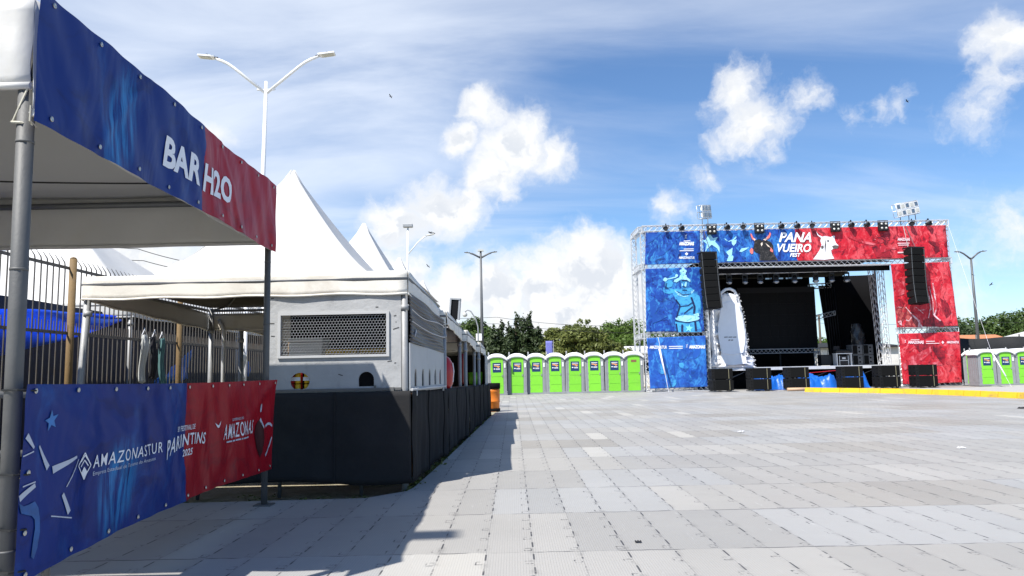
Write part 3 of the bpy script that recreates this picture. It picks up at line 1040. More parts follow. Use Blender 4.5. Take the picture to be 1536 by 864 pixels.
# --- black cloth round the counter
def skirt(name, p, q, zt0, zt1, zb0, zb1, label, nrm):
    t = MB()
    p, q = Vector(p), Vector(q)
    n = Vector(nrm)
    L = (q-p).length

    def fn(u, v):
        d = .016*math.sin(u*L*2.1+1)+.012*math.sin(u*L*6.3+v*2)*(1.15-v)+.008*math.sin(u*L*14.7-v*1.5)*(1-.6*v)+.006*math.sin(v*9+u*L*3)
        zt, zb = zt0+(zt1-zt0)*u, zb0+(zb1-zb0)*u+.02*math.sin(u*L*3.3)*1
        return p+(q-p)*u+n*d+Vector((0, 0, zb+(zt-zb)*v))
    t.grid(fn, int(40*L)+10, 16)
    for k in range(1, int(L/1.45)+1):      # overlapping edges of the cloth widths
        u_ = k*1.45/L
        t.path([tuple(fn(u_, j/12)+n*.010) for j in range(13)], .006, 5)
    return tag(t.build(name, M['black_skirt'], solid=.006), label, 'cloth', 'black cloths round the bar counter')


skirt('counter_cloth', (-4.85, 8.43, 0), (-1.125, 8.43, 0), 1.035, 1.035, .10, .05, 'black cloth hung across the front of the bar below the grey panel', (0, -1, 0))
skirt('counter_cloth', (-1.128, 8.44, 0), (-1.03, 11.98, 0), 1.03, .985, .05, .02, 'black cloth on the bar side below the panel with slots', (1, 0, 0))
skirt('counter_cloth', (-1.03, 11.98, 0), (-.92, 15.63, 0), .985, .96, .02, .0, 'black cloth on the bar side below the red inflatable', (1, 0, 0))
skirt('counter_cloth', (-.92, 15.63, 0), (-.70, 22.9, 0), .96, .90, .0, -.02, 'black cloth along the far stretch of the bar side', (1, 0, 0))
# counter boards behind the cloths
ct = thing('bar_counter', 'wooden bar counter top behind the black cloths', 'counter', (-1.6, 15, -.12))
b = MB()
b.box((-2.9, 8.72, .985), (3.3, .5, .035))
for k, (y0, y1, z) in enumerate(((8.5, 11.9, .975), (12.0, 15.6, .945), (15.65, 22.8, .89))):
    x = -1.16+.030*((y0+y1)/2-8.45)-.26
    b.box((x, (y0+y1)/2, z), (.46, y1-y0, .035), rot=(0, 0, -.03))
b.build('counter_top', M['wood'], ct)
for k in range(4):
    b = MB()
    b.tube((-4.4+k*.9, 8.62, -.108), (-4.4+k*.9, 8.62, .965), .022)
    b.build('leg', M['galv_dark'], ct)
for k in range(7):
    y = 9.2+k*2.2
    b = MB()
    b.tube((-1.2+.03*(y-8.45), y, -.108), (-1.2+.03*(y-8.45), y, .88), .022)
    b.build('leg', M['galv_dark'], ct)


# --- grey front panel with its mesh window, hatch and round cut-out
def holed_panel(mb, outer, holes, fn, thick):
    """rectangular sheet with convex holes, built as bands of quads"""
    bm = bmesh.new()
    edges = []

    def ring(poly):
        vs = [bm.verts.new((a, b, 0)) for a, b in poly]
        for i in range(len(vs)):
            edges.append(bm.edges.new((vs[i], vs[(i+1) % len(vs)])))
    ring(outer)
    for h in holes:
        ring(h)
    bmesh.ops.triangle_fill(bm, edges=edges, use_beauty=True, use_dissolve=False)
    r = bmesh.ops.extrude_face_region(bm, geom=bm.faces[:])
    for e in r['geom']:
        if isinstance(e, bmesh.types.BMVert):
            e.co.z = thick
    bmesh.ops.recalc_face_normals(bm, faces=bm.faces)
    bm.verts.index_update()
    mb.add([fn(v.co.x, v.co.y, v.co.z) for v in bm.verts], [tuple(v.index for v in f.verts) for f in bm.faces])
    bm.free()


def hexmesh(mb, a0, a1, b0, b1, cell, w, fn):
    """chicken-wire: hexagon cells drawn as thin tubes"""
    dx, dy = cell, cell*.87
    rows = int((b1-b0)/dy)+1
    cols = int((a1-a0)/dx)+1
    r = cell*.5/.87
    seen = set()
    for j in range(rows+1):
        for i in range(cols+1):
            cx, cy = a0+i*dx+(dx/2 if j % 2 else 0), b0+j*dy
            pts = [(cx+r*math.sin(PI/3*k), cy+r*math.cos(PI/3*k)) for k in range(4)]
            for p, q in zip(pts, pts[1:]):
                if a0 <= p[0] <= a1 and a0 <= q[0] <= a1 and b0 <= p[1] <= b1 and b0 <= q[1] <= b1:
                    mb.tube(fn(*p, 0), fn(*q, 0), w, n=3, cap=False)


pf = lambda a, b, d=0: Vector((a, 8.462+d, b))
pt = thing('mesh_panel', 'grey panel with wire mesh window facing the viewer at the front of the bar', 'panel', (-1.95, 8.46, 1.03))
mb = MB()
archp = [(-1.70, 1.09)] + [(-1.618+.085*math.cos(PI-PI*k/12), 1.165+.085*math.sin(PI*k/12)) for k in range(13)] + [(-1.533, 1.09)]
circ = ell(-2.345, 1.155, .105, .098, 22)
holed_panel(mb, [(-2.73, 1.02), (-1.235, 1.02), (-1.235, 2.14), (-2.73, 2.14)],
            [[(-2.56, 1.44), (-1.395, 1.44), (-1.395, 1.885), (-2.56, 1.885)], archp, circ], pf, .018)
mb.build('panel_sheet', M['panel_grey'], pt)
mb = MB()
for x0, x1, z0, z1 in ((-2.592, -1.363, 1.885, 1.912), (-2.592, -1.363, 1.413, 1.44), (-2.592, -2.56, 1.44, 1.885), (-1.395, -1.363, 1.44, 1.885)):
    mb.bb(x0, x1, 8.438, 8.4615, z0, z1)
mb.build('window_frame', M['panel_trim'], pt)
mb = MB()
hexmesh(mb, -2.56, -1.395, 1.44, 1.885, .034, .0024, lambda a, b, d: pf(a, b, .006))
mb.build('wire_mesh', M['wire_mesh'], pt)
mb = MB()
mb.bb(-2.73, -1.235, 8.435, 8.4615, 1.045, 1.072)
mb.bb(-1.53, -1.51, 8.43, 8.46, 1.072, 1.10)
mb.bb(-1.36, -1.31, 8.42, 8.46, 1.02, 1.075)
mb.build('lower_rail', M['galv'], pt)
mb = MB()
rr = random.Random(3)
for x, z, w in ((-2.66, 2.08, .03), (-1.42, 2.09, .06), (-1.62, 2.09, .02), (-2.66, 1.80, .05), (-2.65, 1.66, .04), (-1.30, 1.86, .03), (-1.29, 1.72, .07), (-1.29, 1.79, .01), (-1.36, 1.36, .05), (-1.30, 1.34, .02), (-1.9, 1.22, .05), (-1.5, 1.96, .03)):
    mb.box((x, 8.4605, z), (w, .002, .010), (0, rr.uniform(-.3, .3), 0))
mb.build('scuff_marks', mat('dark_scuff', (.06, .06, .06), .8), pt)

mb = MB()
mb.bb(-1.75, -1.48, 8.495, 8.75, 1.06, 1.36)
mb.build('hatch_dark_fill', M['black_cloth'], pt)  # black box added so the arched opening looks dark inside
mb = MB()
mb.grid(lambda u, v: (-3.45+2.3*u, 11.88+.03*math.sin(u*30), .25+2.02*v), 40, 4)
tag(mb.build('dark_backing', M['black_cloth'], solid=.008), 'black sheet added to darken the inside of the nearest bar tent', 'cloth')  # added sheet, gives the mesh window a dark interior behind it
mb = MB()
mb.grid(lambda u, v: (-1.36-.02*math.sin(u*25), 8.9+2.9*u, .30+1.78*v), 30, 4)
tag(mb.build('inner_dark_fill', M['black_cloth'], solid=.008), 'black sheet added to darken the gaps behind the slotted side panel', 'cloth')  # added black fill, stands in for shade behind the side panel

# side panel: ribbed black net above, pale sheet with five slots below
A, B = Vector((-1.145, 8.475, 0)), Vector((-1.035, 11.60, 0))
D = (B-A).normalized()
NR = Vector((D.y, -D.x, 0))
sf = lambda a, b, d=0: A+D*a+NR*(.004-d)+Vector((0, 0, b))
st = thing('slotted_panel', 'pale side panel with five arched slots under ribbed black net', 'panel', (-1.08, 10.1, 1.0))
mb = MB()
slots = []
for a in (.40, .95, 1.52, 2.05, 2.56):
    w, h = .085, .20
    slots.append([(a-w, 1.07), (a-w, 1.07+h*.5)] + [(a-w*math.cos(PI*k/8), 1.07+h*.5+h*.55*math.sin(PI*k/8)) for k in range(1, 8)] + [(a+w, 1.07+h*.5), (a+w, 1.07)])
holed_panel(mb, [(.02, 1.02), (2.98, 1.00), (2.98, 1.52), (.02, 1.56)], slots, sf, .015)
mb.build('panel_sheet', M['panel_side'], st)
mb = MB()


def netf(u, v):
    a = .02+2.96*u
    zt, zb = 2.12-.10*u, 1.56-.04*u
    k = math.sin(v*2*PI*13+1.3*math.sin(u*5))
    return sf(a, zb+(zt-zb)*v, -(.006+.005*math.sin(v*17+u*6))*k-.010*math.sin(u*9+v*5))


mb.grid(netf, 30, 104)
mb.build('black_net', mat('black_net', (.035, .036, .04), .45, 0, .4, 14, spec=.5), st, solid=.004)
mb = MB()
for z, s in ((1.93, .9), (1.80, .5)):
    mb.path([sf(.05+2.9*k/20, z-.05*k/20-.03*math.sin(PI*k/20*s*2), -.022) for k in range(21)], .006, 4)
mb.box(sf(.28, 1.68, -.02), (.01, .14, .03), (0.5, 0, 0))
mb.build('net_strips', mat('silver_strip', (.5, .5, .52), .35, .3), st)
mb = MB()
mb.tube(sf(0, 1.045, -.02), sf(3.0, 1.03, -.02), .016)
for a in (.3, 2.7):
    mb.tube(sf(a, .97, -.022), sf(a, 1.04, -.022), .014)
mb.build('lower_rail', M['panel_trim'], st)

# far side panel at the end of the row
mb = MB()
mb.bb(-.78, -.765, 20.9, 22.8, .90, 1.72)
tag(mb.build('end_panel', M['panel_grey']), 'plain grey side panel closing the far end of the bar', 'panel')
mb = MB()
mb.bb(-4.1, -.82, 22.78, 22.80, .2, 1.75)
tag(mb.build('dark_backing', M['shade_net']), 'dark cloth closing the rear bay of the bar row', 'cloth')

# --- what stands in the bar
t0 = thing('bottle_crate', '', 'crate', (0, 0, 0), 'yellow bottle crates behind the mesh window')
mb = MB()
mb.bb(-.2, .2, -.15, .15, 0, .02)
for z in (.02, .10, .18):
    for x0, x1, y0, y1 in ((-.2, .2, -.15, -.135), (-.2, .2, .135, .15), (-.2, -.185, -.135, .135), (.185, .2, -.135, .135)):
        mb.bb(x0, x1, y0, y1, z, z+.06)
for x in (-.19, -.07, .07, .19):
    for y in (-.143, .143):
        mb.bb(x-.012, x+.012, y-.009, y+.009, .02, .24)
mb.build('crate_body', M['crate_yellow'], t0)
for i in range(8):
    mb = MB()
    mb.lathe([(.0, .022), (.034, .022), (.034, .17), (.014, .23), (.013, .27), (.015, .275)], ((i % 4-1.5)*.085, (i//4-.5)*.12, 0), 8)
    mb.build('bottle', mat('brown_glass', (.10, .045, .015), .15, 0, .1, 5, spec=.6), t0)
for i, (x, y, rz, lb) in enumerate(((-2.28, 10.3, .03, 'yellow bottle crate at left behind the mesh window'), (-1.83, 10.32, -.02, 'yellow bottle crate in the middle behind the mesh window'),
                                    (-1.37, 10.25, .12, 'yellow bottle crate at right behind the mesh window, tipped slightly'))):
    place(t0, i, (x, y, 1.322), lb, rz)
mb = MB()
mb.box((-2.12, 10.35, 1.30), (1.78, .55, .036))
for x in (-2.9, -1.35):
    for y in (10.15, 10.55):
        mb.tube((x, y, -.108), (x, y, 1.282), .02)
tag(mb.build('work_table', M['wood']), 'narrow wooden table behind the mesh window holding yellow crates', 'table')
ck = thing('cool_box', 'white cool box on the narrow table left of the yellow crates', 'cool box', (-2.75, 10.35, 1.32))
mb = MB()
mb.box((-2.75, 10.35, 1.49), (.42, .36, .33), taper=1.08)
mb.build('box_body', M['wc_white'], ck, bevel=.02)
mb = MB()
mb.box((-2.75, 10.35, 1.69), (.47, .41, .06))
mb.build('lid', M['wc_white'], ck, bevel=.02)
# shrink-wrapped drinks seen through the round cut-out
dp = thing('drink_pack', '', 'drinks', (0, 0, 0), 'packs of cans behind the round cut-out')
for i in range(6):
    mb = MB()
    mb.lathe([(.026, 0), (.033, .008), (.033, .112), (.026, .122)], ((i % 3-1)*.068, (i//3-.5)*.068, 0), 12)
    mb.build('can', M['red'] if i % 2 else M['crate_yellow'], dp)
mb = MB()
mb.bb(-.104, .104, -.071, -.069, .03, .07)
mb.build('wrap_label', M['white_ink'], dp)
for i, (x, z, lb) in enumerate(((-2.47, 1.006, 'pack of red and yellow cans at left in the round cut-out'), (-2.23, 1.006, 'pack of red and yellow cans at right in the round cut-out'),
                                (-2.47, 1.135, 'pack of red and yellow cans stacked upper left in the round cut-out'), (-2.23, 1.135, 'pack of red and yellow cans stacked upper right in the round cut-out'))):
    place(dp, i, (x, 8.62, z), lb)
# red inflatable, fridge, hanging cloth in the open bays
rb = thing('inflatable_bottle', 'red inflatable bulging out over the counter beside the slotted panel', 'inflatable', (-1.12, 12.35, .97))
mb = MB()
mb.lathe([(.001, .965), (.13, .97), (.18, 1.05), (.20, 1.2), (.19, 1.36), (.135, 1.46), (.06, 1.515), (.002, 1.53)], (-1.16, 12.40, 0), 20)
mb.build('bladder', M['red'], rb)
mb = MB()
mb.path([(-.975, 12.33, 1.38), (-.962, 12.36, 1.25), (-.98, 12.38, 1.08)], .012, 5)
mb.build('seam', M['white_ink'], rb)
fz = thing('drinks_fridge', 'red and white drinks fridge standing inside the second bar tent', 'fridge', (-1.75, 15.2, -.12))
mb = MB()
mb.bb(-2.05, -1.45, 14.9, 15.5, -.10, 1.75)
mb.build('fridge_body', M['red'], fz, bevel=.02)
mb = MB()
mb.bb(-2.0, -1.5, 14.88, 14.899, 1.36, 1.68)
mb.bb(-2.0, -1.5, 14.88, 14.899, .85, 1.02)
mb.build('front_label', M['white_ink'], fz)
mb = MB()
mb.bb(-1.98, -1.52, 14.87, 14.898, 1.04, 1.34)
mb.build('door', M['dark_inside'], fz)
cl = MB()
cl.grid(lambda u, v: (-1.05+.03*math.sin(u*8), 15.75+.45*u, 1.0+.62*v), 10, 6)
tag(cl.build('hanging_towel', M['red'], solid=.01), 'red cloth hung by the second bar pole', 'cloth')
bx = MB()
bx.box((-1.28, 13.6, 1.11), (.34, .4, .30))
tag(bx.build('carton', mat('pale_blue_carton', (.45, .5, .62), .6), bevel=.01), 'pale blue carton standing on the counter beside the red inflatable', 'box')
# intermediate poles of the open bays belong to their own tents; one drain pipe inside
dpz = MB()
dpz.path([(-4.53, 12.0, -.108), (-4.53, 12.0, 1.95), (-4.56, 12.0, 2.05), (-4.62, 12.02, 2.12)], .028, 8)
tag(dpz.build('drain_pipe', M['lamp_white']), 'white pipe standing upright inside the nearest bar tent', 'pipe')

# orange drum at the end of the bar
od = thing('litter_drum', 'orange drum with black top at the far end of the bar', 'bin', (-.70, 24.6, 0))
mb = MB()
mb.lathe([(.20, .0), (.22, .03), (.235, .3), (.245, .31), (.245, .34), (.24, .35), (.245, .60), (.25, .61), (.25, .66), (.24, .72)], (-.70, 24.6, 0.004), 24)
mb.build('drum', M['orange'], od)
mb = MB()
mb.lathe([(.25, .722), (.262, .73), (.262, .90), (.245, .905), (.235, .80)], (-.70, 24.6, 0), 24)
mb.build('bag_rim', M['black_cloth'], od)
mb = MB()
mb.lathe([(.246, .02), (.252, .03), (.252, .10), (.24, .11)], (-.70, 24.6, 0), 24)
mb.build('base_ring', M['black_cloth'], od)

# --- crowd barrier beyond the near pole
cbx = thing('crowd_barrier', 'grey steel crowd barrier left of the near tent pole', 'barrier', (-3.6, 4.3, 0))
mb = MB()
for z in (1.14, .82, .50, .2):
    mb.tube((-4.9, 4.3, z), (-2.55, 4.25, z), .018 if z < 1.1 else .022, n=8)
for x in (-4.9, -2.55):
    mb.tube((x, 4.28, .03), (x, 4.28, 1.14), .022, n=8)
for k in range(1, 13):
    mb.tube((-4.9+k*.1808, 4.3-.004*k, .2), (-4.9+k*.1808, 4.3-.004*k, .82), .008, n=6)
mb.build('barrier_frame', M['galv'], cbx)
for x in (-4.6, -2.85):
    mb = MB()
    mb.box((x, 4.28, .015), (.05, .5, .028))
    mb.tube((x, 4.28, .03), (x, 4.28, .2), .02, n=8)
    mb.build('foot', M['galv'], cbx)

# ------------------------------------------------------------------ fence of steel bars, running away from the viewer
FXX = -5.9
fe = thing('bar_fence', 'tall fence of rusty steel bars with bent spikes behind the tents', 'fence', (FXX, 15, -.12))
y0 = 3.5
posts = [0.17+3.33*k for k in range(1, 9)]
mb = MB()
y = y0
rr = random.Random(8)
k = 0
while y < 26.8:
    if min(abs(y-p) for p in posts) > .05:
        j = rr.uniform(-.006, .006)
        zt = 2.71
        mb.path([(FXX+j, y, -.118), (FXX, y, zt), (FXX+.01, y-.03, zt+.06), (FXX-.035, y-.06, zt+.15)], [.0095, .0095, .008, .003], 5)
        mb.tube((FXX, y+.064, 1.84), (FXX, y+.064, 1.99), .009, .006, n=5)
    y += .128
    k += 1
mb.build('pickets', M['fence'], fe)
for z in (2.71, 1.845, .15):
    mb = MB()
    mb.box((FXX, 15.15, z), (.012, 23.3, .04))
    mb.build('rail', M['fence'], fe)
for k, p in enumerate(posts):
    mb = MB()
    mb.tube((FXX+.03, p, -.118), (FXX+.03, p, 2.84), .047 if k < 4 else .04, n=10)
    mb.lathe([(.047, 0), (.03, .02), (.002, .03)], (FXX+.03, p, 2.84), 10)
    mb.build('post', M['fence_yellow'] if k in (2, 3) else (M['lamp_white'] if k == 4 else M['fence_yellow']), fe)

# tents behind the fence
bl = ['large white pagoda tent behind the bar fence with blue tarp under its eave', 'white pagoda tent behind the fence, its small peak showing beside the bar tents', 'white pagoda tent farthest along behind the bar fence']
for i in range(3):
    y = 15.6+5.15*i
    pagoda('pagoda_tent', bl[i], -11.55, -6.5, y-2.55, y+2.55, 2.56, 4.45, .27, -.12, 'white tents behind the bar fence', fabric=M['white_pvc'], valance=M['white_pvc'], soft=True)
tp = MB()


def tarp(u, v):
    y = 5.6+6.7*u
    zt = 2.06+.16*u+.03*math.sin(u*9)
    zb = 1.30+.86*u**2.3
    return (-6.42-.12*math.sin(u*5)*.5+.05*math.sin(u*14+v*5)+.05*(1-v), y, zb+(zt-zb)*v+.012*math.sin(u*21))


tp.grid(tarp, 40, 12)
tag(tp.build('blue_tarp', M['tarp_blue'], solid=.004), 'sunlit blue tarpaulin slung behind the fence under the large white tent', 'tarp')
tw = MB()
tw.grid(lambda u, v: (-6.95+.08*math.sin(u*30)*(.4+v*.3), 4.5+23*u, -.115+2.5*v), 160, 6)
tag(tw.build('tarp_wall', M['tarp_navy'], solid=.005), 'long dark navy tarpaulin wall behind the fence', 'tarp')
tb = MB()
tb.grid(lambda u, v: (-6.2-.05*math.sin(u*7+v*4), 13.4+1.35*u, 1.10+.14*u+(.16+.42*u*u)*v+.02*math.sin(u*17)), 18, 8)
tag(tb.build('blue_tarp', M['tarp_bright'], solid=.004), 'small bright blue tarpaulin corner hanging low behind the fence', 'tarp')
tb = MB()
tb.grid(lambda u, v: (-6.25-.04*math.sin(u*9+v*4), 17.6+.6*u, 1.25+.5*v*(1-.4*u)), 10, 8)
tag(tb.build('blue_tarp', M['tarp_bright'], solid=.004), 'scrap of bright blue tarpaulin beyond the white fence post', 'tarp')


def garment(name, label, x, y, z, w, h, m, sleeves=True):
    t = thing(name, label, 'clothes', (x, y, z), 'clothes hung on the fence')
    mb = MB()
    ph = y*7
    mb.grid(lambda u, v: (x+.025*math.sin(u*14+ph)+.02*math.sin(v*6+ph), y+(u-.5)*w*(.42+.58*min(1, (1-v)*5))*(.82+.18*math.sin(v*5+ph))+.05*(1-v)*math.sin(ph),
                          z-h+h*v-.10*h*(1-v)*abs(math.sin(u*3+ph))-.05*abs(u-.5)), 16, 14)
    if sleeves:
        for sx in (-1, 1):
            mb.grid(lambda u, v, sx=sx: (x+.03, y+sx*(w*.5+.13*u*w), z-.04-(.35*u+.1*v)*h*.9), 5, 4)
    mb.build('garment_cloth', m, t, solid=.012)
    mb = MB()
    mb.path([(x, y-w*.42, z-.02), (x, y-.02, z+.06), (x, y, z+.10), (x, y+.02, z+.06), (x, y+w*.42, z-.02)], .006, 5)
    mb.build('hanger', M['lamp_white'], t)


garment('shirt', 'pale grey shirt hung on the fence, left of the dark one', -5.84, 12.15, 1.93, .22, .70, M['cloth_grey'])
garment('shirt', 'black shirt hung on the fence between the grey and the teal clothes', -5.82, 12.45, 1.92, .20, .62, M['cloth_black'])
garment('trousers', 'teal trousers hung on the fence right of the black shirt', -5.84, 12.75, 1.90, .20, .80, M['cloth_teal'], False)
garment('shirt', 'grey shirt hung on the fence near the white post', -5.84, 16.6, 1.75, .30, .5, M['cloth_grey'])
# ------------------------------------------------------------------ the stage
st = thing('festival_stage', 'big open-air festival stage of silver truss with black drapes and pale deck edge', 'stage', (16.3, 47, 0))


def part_truss(name, segs, size=.30, r=.026, pitch=1.05):
    mb = MB()
    for p, q in segs:
        truss(mb, p, q, size, r, pitch=pitch)
    return mb.build(name, M['alu'], st)


YF = 43.55
part_truss('truss_beam', [((7.55, YF, 9.31), (25.15, YF, 9.31))], .32)
part_truss('truss_beam', [((7.55, YF, 7.12), (25.15, YF, 7.12))], .32)
part_truss('truss_beam', [((7.6, YF, 3.17), (10.98, YF, 3.17))], .30)
part_truss('truss_beam', [((21.8, YF, 3.14), (25.2, YF, 3.14))], .30)
part_truss('truss_beam', [((8.0, YF, .16), (10.98, YF, .16))], .28)
part_truss('truss_beam', [((21.85, YF, .18), (25.2, YF, .18))], .28)
for x, y, z in ((7.45, 46.1, 9.4), (7.62, YF+.18, 9.1), (10.99, YF+.12, 9.1), (22.15, YF+.25, 7.0), (25.0, YF+.15, 9.1), (25.1, 46.1, 9.3)):
    part_truss('truss_tower', [((x, y, .02), (x, y, z))], .29)
for z in (9.31, 7.12, 3.17):
    part_truss('truss_beam', [((7.5, YF+.2, z), (7.45, 46.0, z))], .30)
    part_truss('truss_beam', [((25.1, YF+.2, z), (25.1, 46.0, z))], .30)
part_truss('truss_beam', [((11.9, 44.5, 6.88), (21.35, 44.5, 6.95))], .32)
part_truss('truss_tower', [((11.45, 44.75, .02), (11.45, 44.75, 7.0))], .28, .02)
part_truss('truss_tower', [((21.76, 44.75, .02), (21.66, 44.75, 7.0))], .26, .019, 1.7)
part_truss('truss_tower', [((22.05, 46.2, 1.27), (21.80, 46.2, 7.2))], .26, .019, 1.7)
part_truss('truss_beam', [((15.0, 49.4, 2.28), (19.6, 49.4, 2.28))], .26)
part_truss('truss_tower', [((19.45, 49.3, 1.27), (19.45, 49.3, 2.2))], .26)
part_truss('truss_beam', [((19.8, 50.8, 6.55), (21.2, 50.8, 6.60))], .30)
part_truss('truss_beam', [((19.9, 50.4, 4.45), (21.2, 50.4, 4.72))], .26)
mb = MB()
mb.bb(10.95, 22.6, 44.25, 54, 1.10, 1.27)
mb.build('deck', M['deck'], st)
for x in (11.3, 13.7, 16.2, 18.7, 21.2):
    mb = MB()
    mb.tube((x, 44.5, .02), (x, 44.5, 1.10), .035)
    mb.tube((x, 44.5, .2), (x+2.0, 44.5, 1.0), .02)
    mb.build('deck_leg', M['galv_dark'], st)
mb = MB()
mb.grid(lambda u, v: (11.0+11.4*u, 46.2+.07*math.sin(u*60), .02+1.07*v), 90, 2)
mb.build('under_deck_cloth', M['black_cloth'], st, solid=.01)
mb = MB()


def hang(p, q, z0, z1, zt1=None, folds=5., amp=.05):
    p, q = Vector((*p, 0)), Vector((*q, 0))
    n = (q-p).normalized().cross(Vector((0, 0, 1)))
    L = (q-p).length
    zt1 = z1 if zt1 is None else zt1
    mb.grid(lambda u, v: p+(q-p)*u+n*amp*math.sin(u*L*folds)*(1-.6*v)+Vector((0, 0, z0+(z1+(zt1-z1)*u-z0)*v)), max(8, int(L*8)), 4)


hang((11.1, 51.2), (20.0, 51.2), 1.27, 7.2, folds=4)
hang((11.2, 44.9), (11.1, 51.2), 1.27, 7.2, folds=4)
hang((20.9, 50.9), (23.9, 50.4), 1.27, 7.2, folds=5)
hang((23.9, 50.4), (22.2, 46.4), 1.27, 7.2, folds=5)
# leaning edge of the right drape beside the open slot
mb.add([(20.42, 50.85, 6.6), (20.95, 50.85, 6.6), (20.95, 50.85, 1.27), (20.84, 50.85, 1.9), (20.80, 50.85, 2.6)], [(0, 1, 2, 3, 4)])
mb.build('drapes', M['black_cloth'], st, solid=.012)
mb = MB()
mb.grid(lambda u, v: (11.7+10.2*u, 44.05+.02*math.sin(u*40), 6.98+.02-(.0)+(.0)+(.0)+(v-1)*0 + (.0) - .0 + (.0) + .0 + (-.33+.33*v)+.02), 60, 2)
mb.build('header_cloth', M['black_cloth'], st, solid=.01)
mb = MB()
mb.grid(lambda u, v: (11.2+11*u, 44.2+7.1*v, 7.22+.5*math.sin(PI*v)), 12, 8)
mb.build('roof', M['black_cloth'], st, solid=.02)  # unseen black cover, put in so the stage inside stays dark
mb = MB()
for k in range(5):
    mb.tube((20.95+.16*k, 50.6, 1.27), (20.72+.16*k, 50.6, 6.5), .035, n=6)
mb.build('hanging_cables', M['black_metal'], st)

# LED wall
sc_ = thing('video_wall', 'dark video wall switched off at the back of the stage', 'screen', (17.4, 50, 1.27))
mb = MB()
mb.bb(14.75, 19.82, 50.0, 50.18, 2.46, 6.47)
mb.build('screen_frame', M['screen_trim'], sc_)
mb = MB()
for i in range(8):
    for j in range(5):
        x, z = 14.95+i*.6, 2.5+j*.72
        mb.bb(x+.003, x+.597, 49.97, 49.998, z+.003, z+.717)
mb.build('screen_face', M['screen'], sc_)
mb = MB()
for x in (15.2, 17.4, 19.6):
    mb.bb(x-.04, x+.04, 50.2, 50.3, 1.275, 6.4)
mb.build('screen_support', M['black_metal'], sc_)


# --- printed stage banners. k(px, py): metres on the front plane of the stage
def k(x, y):
    return (16.283+.03771*(x-1200)-.00233*(y-460), 4.671-.00076*(x-1200)-.03783*(y-460))


def stage_sheet(name, label, corners, kind, split, seed, y=43.30, group='printed banners on the stage front'):
    """corners: TL, TR, BR, BL in metres (x, z)"""
    tl, tr, br, bl = [Vector((a, b)) for a, b in corners]
    cx = (bl.x+br.x)/2
    t = thing(name, label, 'banner', (cx, y, min(bl.y, br.y)), group)

    def fn(u, v):
        p = (bl*(1-u)+br*u)*(1-v)+(tl*(1-u)+tr*u)*v
        d = wv(p.x, p.y)
        return (p.x, y-d, p.y)

    def wv(a, b):
        e = 1.0
        return .018*math.sin(a*1.9+b*1.1+seed)+.010*math.sin(a*5.1-b*2.7+seed*2)+.006*math.sin(b*6.3+a*2)
    mb = MB()
    mb.grid(fn, 60, 60, uvfn=lambda u, v: (fn(u, v)[0]-bl.x, fn(u, v)[2]-bl.y))
    mb.build('printed_sheet', print_mat(name+'_print', kind, split=split, sc=.62, seed=seed, gloss=.45), t, solid=.004)
    F = lambda a, b, o=.022: (a, y-wv(a, b)-o, b)
    return t, (lambda px, py: F(*k(px, py))), (lambda px, py: F(*k(px, py), .034)), (lambda px, py: F(*k(px, py), .046))


def bars(mb, rows, fn):
    for x0, x1, y, h in rows:
        shape(mb, [(x0, y-h/2), (x1, y-h/2-.3), (x1, y+h/2-.3), (x0, y+h/2)], fn)


def bird_mark(mb, x, y, s, fn):
    shape(mb, [(x-s, y-s*.5), (x, y), (x+s*1.1, y-s), (x+s*.5, y+s*.2), (x-s*.2, y+s*.5)], fn)
    for a, b in ((-.3, 1.1), (.3, 1.0), (0, 1.7), (-.5, 2.1), (.5, 2.0)):
        shape(mb, ell(x+a*s, y+b*s, s*.22, s*.28, 8), fn)


def ink(name, col, back, lo=.42, hi=.6, sc=2.2, rough=.45):
    """printed colour laid on like a dry brush, letting the ground colour through"""
    m = bpy.data.materials.new(name)
    m.use_nodes = True
    N = NT(m.node_tree)
    oc = N.n('ShaderNodeTexCoord').outputs['Object']
    wv_ = N.v('ADD', oc, N.v('SCALE', N.noise(oc, 1.5, 3, .6, col=True), scale=.6))
    a = N.noise(N.mapv(wv_, (1, 1, .45), (0, R(30), 0)), sc, 6, .68, .6)
    b_ = N.noise(N.mapv(wv_, (.5, 1, 1.4), (0, R(-35), 0)), sc*2.4, 5, .7, .8)
    c = N.mix(N.m('MULTIPLY', N.ss(a, lo, hi), N.ss(b_, .30, .52)), back, col)
    b = N.n('ShaderNodeBsdfPrincipled', {'Base Color': c, 'Roughness': rough, 'Specular IOR Level': .4})
    o = N.n('ShaderNodeOutputMaterial')
    m.node_tree.links.new(b.outputs[0], o.inputs[0])
    return m


cyan = ink('cyan_print', (.06, .36, .66), (.012, .07, .32), .30, .48)
cyan_l = ink('pale_cyan_print', (.36, .70, .86), (.06, .32, .62), .26, .44, 4)
ink_d = ink('dark_blue_print', (.006, .012, .07), (.012, .06, .22), .26, .42, 4)
red_d = ink('dark_crimson_print', (.09, .004, .012), (.34, .012, .024), .42, .58, 2)
red_l = ink('pink_print', (.66, .16, .19), (.42, .014, .028), .44, .62, 2.4)
pink_w = mat('pale_pink_print', (.76, .60, .64), .45, 0, .12, 4)
pink_s = ink('pale_pink_strokes', (.72, .50, .54), (.42, .04, .06), .36, .56, 4)
black_p = ink('black_print', (.012, .011, .012), (.07, .062, .06), .38, .5, 4)
brown_p = mat('grey_brown_print', (.10, .085, .075), .45, 0, .4, 6)
cream_p = mat('cream_print', (.74, .62, .52), .45, 0, .12, 6)
pinkred = mat('salmon_print', (.72, .17, .14), .45, 0, .2, 6)
wht = M['white_ink']

